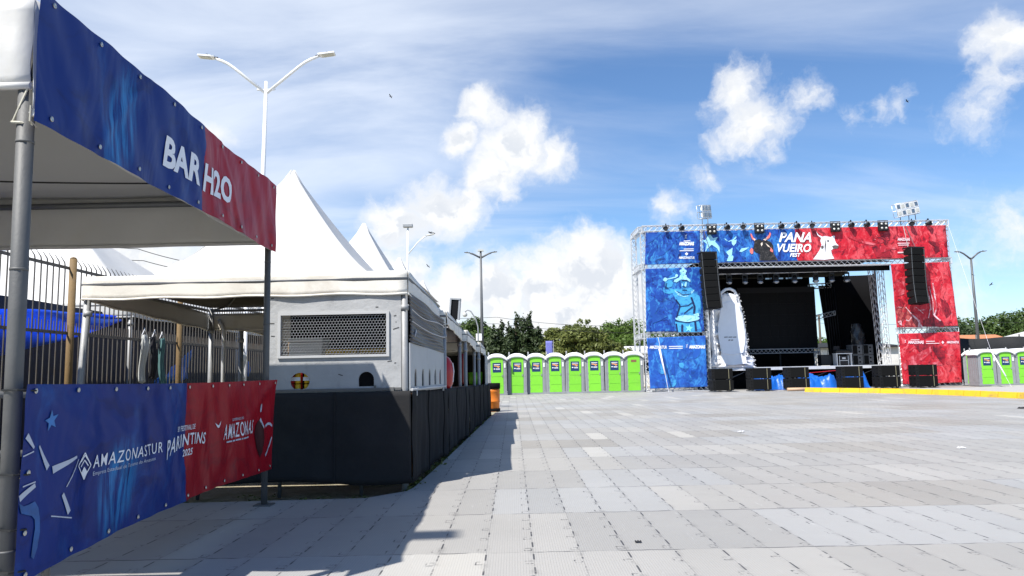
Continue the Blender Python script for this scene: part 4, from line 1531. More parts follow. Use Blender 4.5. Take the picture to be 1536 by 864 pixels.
# upper left
t, F, F2, F3 = stage_sheet('stage_banner', 'small blue banner with stacked white logos, upper left tower of the stage', [k(966, 349), k(1048, 346), k(1050, 395), k(966, 398)], 'blue', None, 1.1)
mb = MB()
lettering(mb, 'AMAZONAS', (1017, 1039.5, 368.5, 362.8), F, .05)
lettering(mb, 'AMAZONASTUR', (1017, 1041, 389, 385.2), F, .03)
bird_mark(mb, 1027, 353, 2.0, F)
bars(mb, [(1024, 1034, 361.6, 1.0), (1024, 1039, 374, 1.1), (1018, 1039, 376.7, 1.1), (1026, 1031, 380.5, .1)], F)
shape(mb, [(1028.5, 378.8), (1031, 381.4), (1028.5, 384), (1026, 381.4)], F)
mb.build('lettering', wht, t)
mb = MB()
for p in ([(985, 380), (998, 372), (1012, 360), (1004, 372), (994, 382), (986, 386)], [(968, 351), (990, 350), (976, 362), (969, 366)], [(1008, 352), (1022, 350), (1014, 358)]):
    shape(mb, p, F)
mb.build('brush_strokes', ink('soft_blue_print', (.03, .18, .48), (.012, .07, .34), .50, .70, 3), t)

# the drummer
t, F, F2, F3 = stage_sheet('stage_banner', 'tall blue banner of a drummer in a plumed hat, left tower of the stage', [k(967, 404), k(1051, 401.5), k(1057, 498), k(970, 499)], 'blue', None, 2.7)
q = lambda pts: [(960+x/7.857, 400+y/7.855) for x, y in pts]
mb = MB()
shape(mb, q([(268, 255), (300, 245), (340, 262), (390, 275), (395, 320), (340, 330), (285, 318), (262, 290)]), F)          # upper arm
shape(mb, q([(290, 180), (350, 160), (385, 195), (375, 240), (330, 260), (285, 250)]), F)                                # forearm and fist
shape(mb, q([(395, 275), (470, 260), (600, 255), (650, 300), (700, 360), (722, 450), (715, 560), (660, 590), (560, 575), (450, 585), (455, 480), (420, 400), (380, 320)]), F)  # torso and arm
shape(mb, q([(410, 640), (480, 655), (600, 660), (690, 635), (735, 780), (440, 780)]), F)                                 # drum
shape(mb, q([(470, 175), (480, 150), (545, 150), (553, 210), (540, 255), (510, 280), (478, 250)]), F)                       # face
mb.build('printed_figure', cyan, t)
mb = MB()
shape(mb, q([(390, 185), (400, 160), (450, 138), (550, 135), (590, 165), (585, 190), (545, 165), (480, 158), (425, 195)]), F2)   # hat brim
shape(mb, q([(455, 140), (465, 105), (540, 105), (548, 138)]), F2)
for x, y, r in ((475, 60, 18), (500, 40, 20), (525, 60, 17), (490, 85, 20), (515, 88, 18), (424, 112, 17), (290, 160, 22)):
    shape(mb, q(ell(x, y, r, r*1.1, 10)), F2)
shape(mb, q(stroke((265, 168), (420, 130), 14)), F2)
shape(mb, q(ell(560, 618, 142, 40, 22)), F2)                              # drum head
for dx in (0, 24):
    polyline(mb, q([(405+dx, 290+dx*.5), (450, 345-dx*.6), (520, 365-dx), (590, 345-dx*.6), (635-dx, 280+dx*.5)]), 1.1, F2)
shape(mb, q([(484, 205), (496, 196), (500, 232), (488, 240)]), F2)
shape(mb, q([(520, 196), (545, 190), (540, 240), (518, 262)]), F2)
shape(mb, q([(630, 570), (690, 555), (700, 590), (650, 605)]), F2)
mb.build('highlights', cyan_l, t)
mb = MB()
for p, w in (([(420, 400), (470, 470), (430, 610)], 2.2), ([(455, 480), (560, 470), (630, 420)], 1.3), ([(520, 560), (620, 480)], 1.6), ([(600, 370), (640, 480), (635, 560)], 3.0),
             ([(410, 645), (560, 668), (700, 640)], 1.2), ([(285, 255), (330, 262)], 1.4), ([(480, 172), (552, 172)], 1.6), ([(505, 250), (530, 248)], 1.6), ([(500, 690), (500, 775)], 3),
             ([(650, 660), (665, 770)], 3.0), ([(430, 680), (445, 775)], 2.2), ([(300, 200), (300, 250)], 1.5), ([(490, 285), (550, 285)], 1.2), ([(430, 300), (500, 340), (600, 330)], .8)):
    polyline(mb, q(p), w, F3)
for x in (490, 520):
    shape(mb, q(ell(x, 200, 7, 4, 8)), F3)
shape(mb, q(ell(508, 240, 9, 7, 8)), F3)
mb.build('outlines', ink_d, t)
mb = MB()
shape(mb, q([(255+x, 700+y) for x, y in [(2*a, 2*b) for a, b in []]] or star(580, 735, 48, 3.3)), F3)
mb.build('star', mat('pale_turquoise_print', (.22, .70, .78), .45), t)
mb = MB()
for p in ([(250, 70), (330, 55), (370, 90), (310, 130), (260, 120)], [(110, 430), (160, 380), (230, 480), (180, 560), (130, 600)], [(300, 470), (420, 430), (390, 500), (330, 520)], [(140, 560), (330, 590), (250, 640), (150, 680)]):
    shape(mb, q(p), F)
mb.build('brush_strokes', ink('mid_blue_print', (.04, .22, .54), (.012, .07, .34), .50, .72, 3), t)

# lower left
t, F, F2, F3 = stage_sheet('stage_banner', 'lower blue banner with a row of white logos at the foot of the left tower', [k(971, 508), k(1059, 504.5), k(1063, 580), k(978, 583)], 'bluepale', None, 5.2)
mb = MB()
bars(mb, [(1004.5, 1025, 520.6, 1.0), (1005, 1025, 523.4, 1.0)], F)
lettering(mb, 'AMAZONASTUR', (975.5, 1001.5, 524, 519.3), F, .03)
lettering(mb, 'AMAZONAS', (1034.5, 1058.5, 523.8, 518.5), F, .05)
shape(mb, [(971.5, 519.5), (973.5, 521.8), (971.8, 524.5), (970.9, 522)], F)
bird_mark(mb, 1031, 518.5, 1.6, F)
mb.build('lettering', wht, t)
mb = MB()
for p in (ell(1024, 533, 7, 7, 14), ell(1027, 549, 8, 4.5, 14, rot=.3), ell(1033, 565, 8, 4, 14, rot=.8), ell(1010, 572, 7, 9, 14), ell(994, 548, 9, 14, 16, rot=-.3), ell(1046, 530, 5, 9, 12, rot=.5)):
    shape(mb, p, F)
mb.build('printed_figure', ink('soft_cyan_print', (.06, .34, .62), (.015, .09, .40), .46, .62, 2.6), t)

# header with the two bulls
t, F, F2, F3 = stage_sheet('stage_banner', 'wide header banner lettered PANA VUEIRO FEST between a black and a white bull', [k(1053, 346.5), k(1421, 337.5), k(1424, 386.5), k(1055, 395.5)], 'blue', 5.32, 7.4)
q = lambda pts: [(1050+x/12.34, 330+y/12.34) for x, y in pts]
mb = MB()
shape(mb, q([(20, 375), (80, 375), (160, 250), (225, 340), (315, 315), (260, 400), (345, 500), (355, 620), (300, 530), (200, 460), (120, 540), (75, 625), (110, 450)]), F)
shape(mb, q([(440, 340), (510, 395), (600, 360), (655, 300), (665, 330), (600, 385), (520, 405), (450, 370)]), F)
shape(mb, q([(570, 400), (610, 380), (665, 365), (655, 430), (610, 485), (580, 450)]), F)
shape(mb, q([(470, 600), (530, 560), (590, 520), (580, 650), (610, 690), (590, 770), (480, 770), (520, 670)]), F)
shape(mb, q([(715, 590), (760, 530), (900, 510), (850, 550), (760, 600)]), F)
mb.build('printed_figure', cyan_l, t)
q2 = lambda pts: [(1090+x/7.68, 320+y/7.68) for x, y in pts]
mb = MB()
shape(mb, q2([(318, 310), (370, 300), (400, 315), (450, 310), (500, 330), (530, 370), (540, 470), (590, 548), (470, 552), (375, 548), (380, 470), (330, 455), (300, 420), (310, 370)]), F)
mb.build('black_bull', black_p, t)
mb = MB()
shape(mb, q2([(268, 228), (282, 240), (300, 280), (330, 300), (318, 320), (290, 300), (272, 262)]), F2)
shape(mb, q2([(490, 215), (506, 240), (490, 280), (440, 320), (412, 305), (450, 280), (480, 250)]), F2)
shape(mb, q2([(260, 430), (280, 400), (300, 420), (300, 465), (282, 475), (265, 455)]), F2)
shape(mb, q2([(478, 400), (500, 390), (530, 430), (525, 455), (500, 440)]), F2)
mb.build('bull_horns', pinkred, t)
mb = MB()
shape(mb, q2([(295, 285), (320, 300), (330, 295), (316, 320)]), F3)
shape(mb, q2([(412, 305), (440, 290), (466, 272), (442, 318)]), F3)
shape(mb, q2([(385, 350), (405, 335), (410, 360), (395, 385)]), F3)
shape(mb, q2([(440, 345), (475, 370), (500, 400), (470, 385)]), F3)
mb.build('bull_highlights', cream_p, t)
mb = MB()
shape(mb, q2([(1035, 210), (1060, 250), (1100, 270), (1130, 262), (1200, 275), (1230, 258), (1250, 262), (1245, 300), (1262, 345), (1290, 375), (1280, 405), (1230, 412), (1205, 430), (1222, 490), (1240, 528), (1120, 540), (995, 535), (1030, 490), (1070, 430), (1095, 365), (1080, 320), (1088, 285), (1045, 250)]), F)
mb.build('white_bull', mat('white_bull_print', (.72, .72, .76), .45, 0, .12, 3), t)
mb = MB()
shape(mb, q2(ell(1168, 320, 13, 9, 10)), F2)
shape(mb, q2([(1215, 380), (1250, 370), (1290, 378), (1285, 400), (1230, 410)]), F2)
shape(mb, q2([(1085, 385), (1115, 370), (1120, 400), (1095, 420)]), F2)
shape(mb, q2([(1140, 300), (1146, 360), (1136, 460), (1130, 380)]), F2)
shape(mb, q2([(1205, 430), (1215, 470), (1225, 525), (1210, 470)]), F2)
mb.build('bull_markings', brown_p, t)
mb = MB()
lettering(mb, 'PANA', (1167.5, 1217.5, 363.5, 348.5), F2, .03, .28)
lettering(mb, 'VUEIRO', (1165, 1217, 378.8, 366), F2, .03, .22)
lettering(mb, 'FEST', (1184.5, 1201, 386.2, 380.2), F2, .03, .25)
mb.build('lettering', wht, t)
q3 = lambda pts: [(1270+x/6.17, 300+y/6.17) for x, y in pts]
mb = MB()
shape(mb, q3([(5, 345), (35, 335), (130, 375), (280, 405), (275, 425), (150, 400), (90, 380)]), F)
shape(mb, q3([(315, 435), (350, 425), (378, 450), (365, 480), (330, 490), (310, 465)]), F)
shape(mb, q3([(378, 450), (470, 440), (470, 458), (380, 465)]), F)
for kk in range(15):
    a = PI*.95-kk*PI*1.3/14
    shape(mb, q3(stroke((325+48*math.cos(a), 375-52*math.sin(a)), (325+70*math.cos(a), 375-78*math.sin(a)), 9, 3)), F)
shape(mb, q3([(285, 375), (310, 350), (345, 355), (350, 390), (320, 405)]), F)
mb.build('crimson_figure', red_l, t)
mb = MB()
shape(mb, q3([(240, 440), (290, 425), (330, 495), (370, 480), (400, 470), (420, 530), (280, 535)]), F2)
shape(mb, q3([(280, 350), (340, 335), (385, 370), (370, 420), (345, 405), (350, 370)]), F2)
shape(mb, q3([(105, 370), (130, 362), (150, 392), (120, 400)]), F2)
shape(mb, q3([(760, 385), (800, 380), (860, 400), (870, 470), (830, 500), (820, 430)]), F2)
mb.build('dark_outlines', red_d, t)
mb = MB()
lettering(mb, 'AMAZONAS', (1347, 1366, 361.6, 357), F3, .05)
bars(mb, [(1347, 1365, 365.5, 1.2), (1348, 1364, 368.3, 1.2), (1347, 1360, 379.5, 2)], F3)
mb.build('logos', pink_w, t)

# upper right (the rider's horse)
t, F, F2, F3 = stage_sheet('stage_banner', 'tall red banner with a bridled horse, right tower of the stage', [k(1337, 397), k(1425, 393.5), k(1437, 490), k(1345, 492.5)], 'red', None, 9.9)
q = lambda pts: [(1330+x/7.2, 420+y/7.2) for x, y in pts]
mb = MB()
shape(mb, q([(95, 300), (120, 290), (180, 300), (215, 310), (280, 390), (330, 440), (375, 520), (180, 520), (215, 440), (190, 420), (160, 470), (165, 505), (130, 500), (110, 470), (120, 400), (95, 340)]), F)
mb.build('horse', ink('chestnut_print', (.46, .09, .08), (.20, .012, .02), .4, .58, 4), t)
mb = MB()
for p, w in (([(200, 300), (275, 390), (240, 450), (205, 440)], 1.3), ([(275, 390), (330, 440), (375, 520)], 2.4), ([(345, 440), (340, 520)], 2), ([(500, 40), (525, 200), (540, 300), (510, 390), (575, 450)], 2.2),
             ([(420, 60), (460, 200), (470, 310), (445, 420)], 1.6), ([(410, 180), (470, 270), (480, 330)], 1.2), ([(460, 80), (500, 240), (500, 390)], 1.2), ([(310, 300), (390, 370)], .9), ([(330, 340), (410, 330)], .8), ([(120, 465), (150, 450), (155, 495)], 1.8), ([(118, 300), (160, 305)], 1.0)):
    polyline(mb, q(p), w, F2)
shape(mb, q([(120, 455), (145, 450), (165, 500), (140, 490)]), F2)
mb.build('white_stripes', pink_s, t)
mb = MB()
for x, y, r in ((115, 250, 24), (140, 235, 26), (165, 255, 26), (130, 275, 24), (160, 280, 24)):
    shape(mb, q(ell(x, y, r, r, 10)), F2)
shape(mb, q([(390, 440), (540, 400), (600, 460), (620, 515), (390, 515)]), F)
shape(mb, q([(580, 200), (660, 260), (700, 360), (640, 420), (600, 330)]), F)
shape(mb, q([(190, 300), (215, 330), (195, 420), (150, 440), (185, 380)]), F2)
mb.build('dark_outlines', red_d, t)
mb = MB()
shape(mb, q([(90, 40), (200, 20), (190, 160), (110, 190)]), F)
mb.build('brush_strokes', red_l, t)

# lower right
t, F, F2, F3 = stage_sheet('stage_banner', 'lower red banner with a row of pale logos at the foot of the right tower', [k(1347, 502), k(1438, 498.5), k(1441, 573.5), k(1353, 576.5)], 'red', None, 13.3)
mb = MB()
lettering(mb, 'AMAZONAS', (1360.5, 1384.5, 516.5, 511.8), F2, .05)
lettering(mb, 'AMAZONASTUR', (1418.5, 1436.5, 516, 512.4), F2, .04)
bars(mb, [(1388, 1401, 513, 1.0), (1388, 1408, 516, 1.0), (1365, 1378, 510.6, .8)], F2)
shape(mb, [(1412.5, 512), (1415, 514.2), (1413, 517), (1411, 514.4)], F2)
bird_mark(mb, 1356.5, 511.5, 1.5, F2)
mb.build('lettering', pink_w, t)
q = lambda pts: [(1320+x/5.083, 430+y/5.083) for x, y in pts]
mb = MB()
shape(mb, q([(225, 540), (300, 500), (380, 460), (385, 500), (320, 560), (240, 590)]), F)
shape(mb, q([(165, 600), (220, 560), (300, 580), (250, 610), (180, 640)]), F)
shape(mb, q([(350, 590), (440, 570), (470, 600), (380, 610)]), F)
mb.build('brush_strokes', red_l, t)
mb = MB()
shape(mb, q([(250, 440), (400, 440), (490, 500), (480, 600), (440, 560), (380, 460), (290, 500)]), F)
mb.build('dark_outlines', red_d, t)

# --- lights along the top beam
sp = thing('spotlight', '', 'spotlight', (0, 0, 0), 'spotlights clamped along the top beam of the stage')
mb = MB()
mb.lathe([(.02, -.16), (.08, -.15), (.10, -.02), (.135, .10), (.14, .16), (.12, .165), (.11, .12)], (0, 0, 0), 14, 'Y')
ob = mb.build('housing', M['black_metal'], sp)
mb = MB()
mb.tube((-.16, 0, 0), (-.16, 0, .20), .014)
mb.tube((.16, 0, 0), (.16, 0, .20), .014)
mb.tube((-.16, 0, .20), (.16, 0, .20), .014)
mb.bb(-.03, .03, -.03, .03, .20, .30)
mb.build('yoke', M['black_metal'], sp)
names = ['first', 'second', 'third', 'fourth', 'fifth', 'sixth', 'seventh', 'eighth', 'ninth', 'tenth', 'eleventh']
for i, px in enumerate((996, 1019, 1088, 1113, 1170, 1194, 1217, 1276, 1299.5, 1368, 1393)):
    x, z = k(px, 343-.02*(px-1000))
    place(sp, i, (x, 43.18, z-.02), 'black spotlight on the top beam of the stage, %s from its left end' % names[i], .4 if i % 3 else -.3)
b4 = thing('blinder_light', '', 'stage light', (0, 0, 0), 'four-cell lights on the top beam of the stage')
mb = MB()
mb.bb(-.26, .26, -.10, .12, -.34, .16)
mb.build('housing', M['black_metal'], b4, bevel=.02)
for x in (-.12, .12):
    for z in (-.20, .04):
        mb = MB()
        mb.lathe([(.068, 0), (.062, .02), (.03, .05), (.002, .06)], (x, -.125, z), 14, 'Y')
        mb.build('lamp', M['lens'], b4)
mb = MB()
mb.tube((-.28, 0, 0), (-.28, 0, .26), .016)
mb.tube((.28, 0, 0), (.28, 0, .26), .016)
mb.tube((-.28, 0, .26), (.28, 0, .26), .016)
mb.build('yoke', M['black_metal'], b4)
for i, (px, lb) in enumerate(((1065, 'above the left line array'), (1137, 'above the black bull'), (1252, 'above the white bull'), (1324, 'left of the right floodlight rack'))):
    x, z = k(px, 343-.02*(px-1070))
    place(b4, i, (x, 43.15, z), 'black four-cell light on the top beam %s' % lb)

# moving heads and cans under the inner truss
mh = thing('moving_head', '', 'stage light', (0, 0, 0), 'lights under the inner truss of the stage')
mb = MB()
mb.bb(-.16, .16, -.12, .12, .30, .42)
mb.bb(-.19, -.14, -.06, .06, -.05, .32)
mb.bb(.14, .19, -.06, .06, -.05, .32)
mb.build('base_yoke', M['black_metal'], mh)
mb = MB()
mb.lathe([(.02, .18), (.12, .14), (.15, .02), (.19, -.12), (.21, -.22)], (0, 0, 0), 16)
mb.build('head', M['black_metal'], mh)
mb = MB()
mb.lathe([(.20, -.222), (.17, -.27), (.10, -.31), (.002, -.325)], (0, 0, 0), 16)
mb.lathe([(.215, -.12), (.23, -.2), (.22, -.222)], (0, 0, 0), 16)
mb.build('lens', M['chrome'], mh)
for i, px in enumerate((1103, 1127, 1150, 1174, 1202, 1234, 1258, 1281)):
    x = 16.283+.03771*1.02*(px-1200)+.10
    place(mh, i, (x, 44.35, 6.33), 'silver and black moving head under the inner truss, %s from the left' % names[i]).scale = (.8, .8, .8)
pn = thing('strip_light', '', 'stage light', (0, 0, 0), 'flat strip lights under the inner truss')
mb = MB()
mb.bb(-.20, .20, -.07, .07, -.05, .05)
mb.build('housing', M['black_metal'], pn)
mb = MB()
mb.bb(-.19, .19, -.078, -.071, -.04, .04)
mb.build('lamp', M['chrome'], pn)
mb = MB()
mb.bb(-.02, .02, -.02, .02, .05, .30)
mb.build('bracket', M['black_metal'], pn)
for i, (px, w) in enumerate(((1166, 'first'), (1183, 'second'), (1197, 'third'), (1212, 'fourth'))):
    x = 16.283+.03771*1.03*(px-1200)+.10
    place(pn, i, (x, 44.75, 6.42), 'flat silver strip light under the inner truss, %s of four from the left' % w)


# --- floodlight racks above the beam
def flood_rack(label, x, y, z, w, rz, tilt, legs):
    t = thing('floodlight_rack', label, 'floodlights', (x, y, z), 'floodlight racks above the stage', rz)
    Rm = Matrix.Rotation(tilt, 3, 'Y')
    T = lambda a, b, c: Rm @ Vector((a, b, c))
    mb = MB()
    for b in (-.12, .20):
        for c in (-.02, .36, .74):
            mb.tube(T(-w/2, b, c), T(w/2, b, c), .018, n=6)
        for a in (-w/2, -w/4, 0, w/4, w/2):
            mb.tube(T(a, b, -.02), T(a, b, .74), .014, n=6)
    for a in (-w/2, w/2):
        for c in (-.02, .74):
            mb.tube(T(a, -.12, c), T(a, .20, c), .016, n=6)
    mb.build('rack_frame', M['alu'], t)
    n = 5
    for j in range(2):
        for i in range(n):
            a = -w/2+w*(i+.5)/n
            c = .17+.38*j
            mb = MB()
            vs = [T(a+dx*w/n*.46*s, -.14-.0*s+d, c+dz*.165*s) for d, s in ((0, 1), (.15, .55)) for dx, dz in ((-1, -1), (1, -1), (1, 1), (-1, 1))]
            mb.add(vs, [(0, 1, 2, 3), (7, 6, 5, 4), (0, 4, 5, 1), (1, 5, 6, 2), (2, 6, 7, 3), (3, 7, 4, 0)])
            f = mb.build('lamp', M['lamp_white'], t)
            mb = MB()
            vs = [T(a+dx*w/n*.36, -.147, c+dz*.12) for dx, dz in ((-1, -1), (1, -1), (1, 1), (-1, 1))]
            vs2 = [T(a+dx*w/n*.30, -.155, c+dz*.10) for dx, dz in ((-1, -1), (1, -1), (1, 1), (-1, 1))]
            mb.add(vs+vs2, [(4, 5, 6, 7), (0, 1, 5, 4), (1, 2, 6, 5), (2, 3, 7, 6), (3, 0, 4, 7)])
            mb.build('lens', M['chrome'] if (i+j) % 2 else M['lens'], f)
    for a, b in legs:
        mb = MB()
        p = T(a, .04, -.02)
        mb.tube(p, (p.x+b, p.y, p.z-.62), .022, n=6)
        mb.build('leg', M['galv'], t)
    return t


flood_rack('narrow-looking rack of floodlights turned away, above the left line array', 11.30, 43.75, 9.92, 1.25, R(52), R(-9), ((-.4, 0), (.4, 0)))
flood_rack('broad tilted rack of floodlights above the right line array', 23.02, 43.75, 9.86, 1.55, R(14), R(-11), ((-.5, 0), (.1, 0), (.55, .05)))


# --- line arrays
def line_array(label, x, zt, n, rz, lean, curve):
    t = thing('line_array', label, 'loudspeakers', (x, 42.75, zt), 'hanging line arrays', rz)
    p = Vector((0, 0, 0))
    ang = 0.0
    for i in range(n):
        ang += curve*(i/n)**1.5
        Rm = Matrix.Rotation(-ang, 3, 'X') @ Matrix.Rotation(lean, 3, 'Y')
        h, w, d = .385, .94, .62
        mb = MB()
        vs = []
        for dd, hh in ((-d/2, h/2), (d/2, h*.38)):
            for sx, sz in ((-1, -1), (1, -1), (1, 1), (-1, 1)):
                vs.append(p+Rm @ Vector((sx*w/2*(1 if dd < 0 else .86), dd, sz*hh*.96-h/2)))
        mb.add(vs, [(0, 1, 2, 3), (7, 6, 5, 4), (0, 4, 5, 1), (1, 5, 6, 2), (2, 6, 7, 3), (3, 7, 4, 0)])
        c = mb.build('cabinet', M['speaker'], t)
        mb = MB()
        vs = [p+Rm @ Vector((a, b, e)) for a, b, e in ((-.36, -d/2-.004, -h+.02), (.36, -d/2-.004, -h+.02), (.36, -d/2-.004, -.02), (-.36, -d/2-.004, -.02),
                                                       (-.33, -d/2-.02, -h+.035), (.33, -d/2-.02, -h+.035), (.33, -d/2-.02, -.035), (-.33, -d/2-.02, -.035))]
        mb.add(vs, [(4, 5, 6, 7), (0, 1, 5, 4), (1, 2, 6, 5), (2, 3, 7, 6), (3, 0, 4, 7)])
        mb.build('grille', M['grille'], c)
        mb = MB()
        for sx in (-1, 1):
            mb.box(p+Rm @ Vector((sx*.415, -d/2-.008, -h/2)), (.022, .02, h*.98), (-ang, lean, 0))
        mb.build('rigging_bar', M['galv_dark'], c)
        p = p+Rm @ Vector((0, 0, -h-.012))
    mb = MB()
    mb.bb(-.47, .47, -.32, .32, .01, .08)
    mb.build('bumper', M['black_metal'], t)
    for sx in (-.25, .25):
        mb = MB()
        mb.tube((sx, .1, .08), (sx*.3, .55, 1.45), .018, n=5)
        mb.build('chain', M['galv_dark'], t)
    return t


line_array('black line array hanging in front of the left tower beside the drummer', 11.02, 7.68, 8, R(6), R(-2.0), R(3.5))
line_array('black line array hanging in front of the right red tower', 22.66, 7.72, 8, R(14), R(1.5), R(3.5))

# --- subwoofers on the ground
sw = thing('subwoofer', '', 'loudspeaker', (0, 0, 0), 'subwoofers stacked in front of the stage')
mb = MB()
mb.bb(-.56, .56, -.42, .42, .03, .585)
mb.build('cabinet', M['speaker'], sw, bevel=.012)
mb = MB()
mb.bb(-.40, .53, -.436, -.421, .05, .565)
mb.build('grille', M['grille'], sw, bevel=.006)
mb = MB()
for z in (.16, .44):
    for y in (-.25, .22):
        mb.bb(-.567, -.5605, y-.07, y+.07, z-.035, z+.035)
for z in (.15, .31, .47):
    mb.bb(-.52, -.45, -.4265, -.4205, z-.03, z+.03)
mb.build('handle', M['black_cloth'], sw)
mb = MB()
mb.bb(.33, .355, -.4415, -.4365, .05, .565)
mb.build('strap', mat('khaki_strap', (.22, .20, .12), .7), sw)
for x in (-.42, .42):
    for y in (-.3, .3):
        mb = MB()
        mb.bb(x-.06, x+.06, y-.06, y+.06, 0.002, .03)
        mb.build('foot', M['galv_dark'], sw)
c = 0
spots = [(11.05, 41.3, 'under the white wrapped figure'), (13.05, 41.2, 'right of the white wrapped figure'), (15.05, 41.2, 'beside the cardboard tube'),
         (17.95, 41.3, 'right of the blue tarpaulin'), (19.90, 41.3, 'below the grey speakers on the stage'), (21.82, 41.2, 'in front of the right red banner')]
for x, y, lb in spots:
    z0 = .0 if x < 15.5 else .0
    for j in range(2):
        place(sw, c, (x, y, z0+.05+j*.59), '%s black subwoofer of the pair %s' % (('lower', 'upper')[j], lb), R(-2 if c % 4 else 3))
        c += 1
pl_ = thing('pallet', '', 'pallet', (0, 0, 0), 'low dollies under the subwoofers')
mb = MB()
for x in (-.5, 0, .5):
    mb.bb(x-.07, x+.07, -.4, .4, .002, .045)
mb.bb(-.57, .57, -.42, -.3, .0455, .0495)
mb.bb(-.57, .57, .3, .42, .0455, .0495)
mb.build('runner', M['galv_dark'], pl_)
for i, (x, y, lb) in enumerate(spots):
    place(pl_, i, (x, y, 0.0), 'low dolly under the subwoofer pair %s' % lb)

# --- things on and under the deck
gs = thing('monitor_speaker', '', 'loudspeaker', (0, 0, 0), 'grey speakers stacked on the stage')
mb = MB()
mb.bb(-.31, .31, -.4, .4, .02, .62)
mb.build('cabinet', M['grey_speaker'], gs, bevel=.012)
mb = MB()
for z in (.2, .44):
    mb.lathe([(.05, 0), (.055, .006), (.02, .01)], (.12, -.401, z), 10, 'Y')
mb.bb(-.28, .0, -.412, -.4015, .06, .58)
mb.build('grille', M['grille'], gs)
mb = MB()
for x in (-.25, .25):
    mb.bb(x-.04, x+.04, -.3, .3, .001, .02)
mb.build('foot', M['black_metal'], gs)
for i, (x, z, lb) in enumerate(((20.92, 1.272, 'grey speaker on the deck, lower left of the four'), (21.58, 1.272, 'grey speaker on the deck, lower right of the four'),
                                (20.92, 1.895, 'grey speaker on the deck, upper left of the four'), (21.58, 1.895, 'grey speaker on the deck, upper right of the four'))):
    place(gs, i, (x, 47.2, z), lb)
wr = MB()


def wrap(u, v):
    a = u*2*PI
    r = (.44-.10*v-.10*max(0, v-.6)*2)*(1+.10*math.sin(3*a+v*7)+.06*math.sin(7*a-v*11))
    return (21.22-.08*v+r*math.cos(a)*.95, 47.2+r*math.sin(a)*.8, 2.52+1.28*v)


wr.grid(wrap, 28, 14)
wr.grid(lambda u, v: (wrap(u, 1)[0]*(1-v)+21.14*v, wrap(u, 1)[1]*(1-v)+47.2*v, wrap(u, 1)[2]+.03*v), 28, 3)
tag(wr.build('covered_speaker', mat('black_wrapping_film', (.02, .021, .023), .28, 0, .3, 6, .8, 10)), 'speaker wrapped in creased black film on top of the grey speakers', 'loudspeaker')
tt = thing('mixing_table', 'pale folding table with mixer and flight case on the stage, left of the grey speakers', 'table', (20.08, 47, 1.27))
mb = MB()
mb.bb(19.58, 20.56, 46.7, 47.3, 1.97, 2.02)
mb.build('tabletop', M['deck'], tt)
for x in (19.63, 20.50):
    mb = MB()
    mb.bb(x-.03, x+.03, 46.72, 47.28, 1.275, 1.968)
    mb.build('leg', M['deck'], tt)
fc = thing('flight_case', 'dark flight case under the pale table on the stage', 'case', (20.05, 47, 1.27))
mb = MB()
mb.bb(19.8, 20.34, 46.8, 47.2, 1.29, 1.86)
mb.build('case_body', M['black_metal'], fc, bevel=.01)
mb = MB()
for x in (19.805, 20.335):
    mb.bb(x-.015, x+.015, 46.79, 46.799, 1.29, 1.86)
mb.bb(19.82, 20.32, 46.79, 46.799, 1.56, 1.59)
mb.bb(19.97, 20.17, 46.785, 46.798, 1.66, 1.76)
mb.build('edging', M['alu'], fc)
mx = thing('mixing_desk', 'black mixing desk and rack on the pale table', 'mixer', (20.05, 47, 2.02))
mb = MB()
mb.box((20.02, 47.0, 2.14), (.84, .5, .13), (.25, 0, 0))
mb.build('desk_body', M['black_metal'], mx)
mb = MB()
for i in range(10):
    mb.box((19.68+i*.075, 46.86, 2.19), (.02, .12, .03), (.25, 0, 0))
mb.build('faders', M['galv'], mx)
mb = MB()
mb.bb(19.62, 19.98, 47.1, 47.25, 2.18, 2.46)
mb.build('rack', M['black_metal'], mx)
ds = thing('drum_case', 'dark case with trolley handle left of the pale table on the stage', 'case', (19.2, 47.5, 1.27))
mb = MB()
mb.bb(18.85, 19.5, 47.2, 47.8, 1.30, 1.95)
mb.build('case_body', M['black_metal'], ds, bevel=.03)
mb = MB()
mb.path([(18.95, 47.5, 1.95), (18.95, 47.5, 2.3), (19.4, 47.5, 2.3), (19.4, 47.5, 1.95)], .02)
mb.build('handle', M['galv_dark'], ds)


def crumple(name, label, x0, x1, y0, y1, h, m, seed):
    mb = MB()
    rr = random.Random(seed)
    ph = [rr.uniform(0, 6) for _ in range(8)]

    def f(u, v):
        e = min(1, 7*min(u, 1-u))*min(1, 6*min(v, 1-v)+.02)
        z = h*e*(.62+.22*math.sin(u*9+ph[0])*math.sin(v*5+ph[1])+.16*abs(math.sin(u*23+v*6+ph[2]))+.12*abs(math.sin(u*11-v*17+ph[3])))
        return (x0+(x1-x0)*u+.05*math.sin(v*13+ph[4]), y0+(y1-y0)*v+.05*math.sin(u*15+ph[5]), .006+max(0, z))
    mb.grid(f, 48, 20)
    return tag(mb.build(name, m), label, 'tarp', 'blue tarpaulins under the stage')


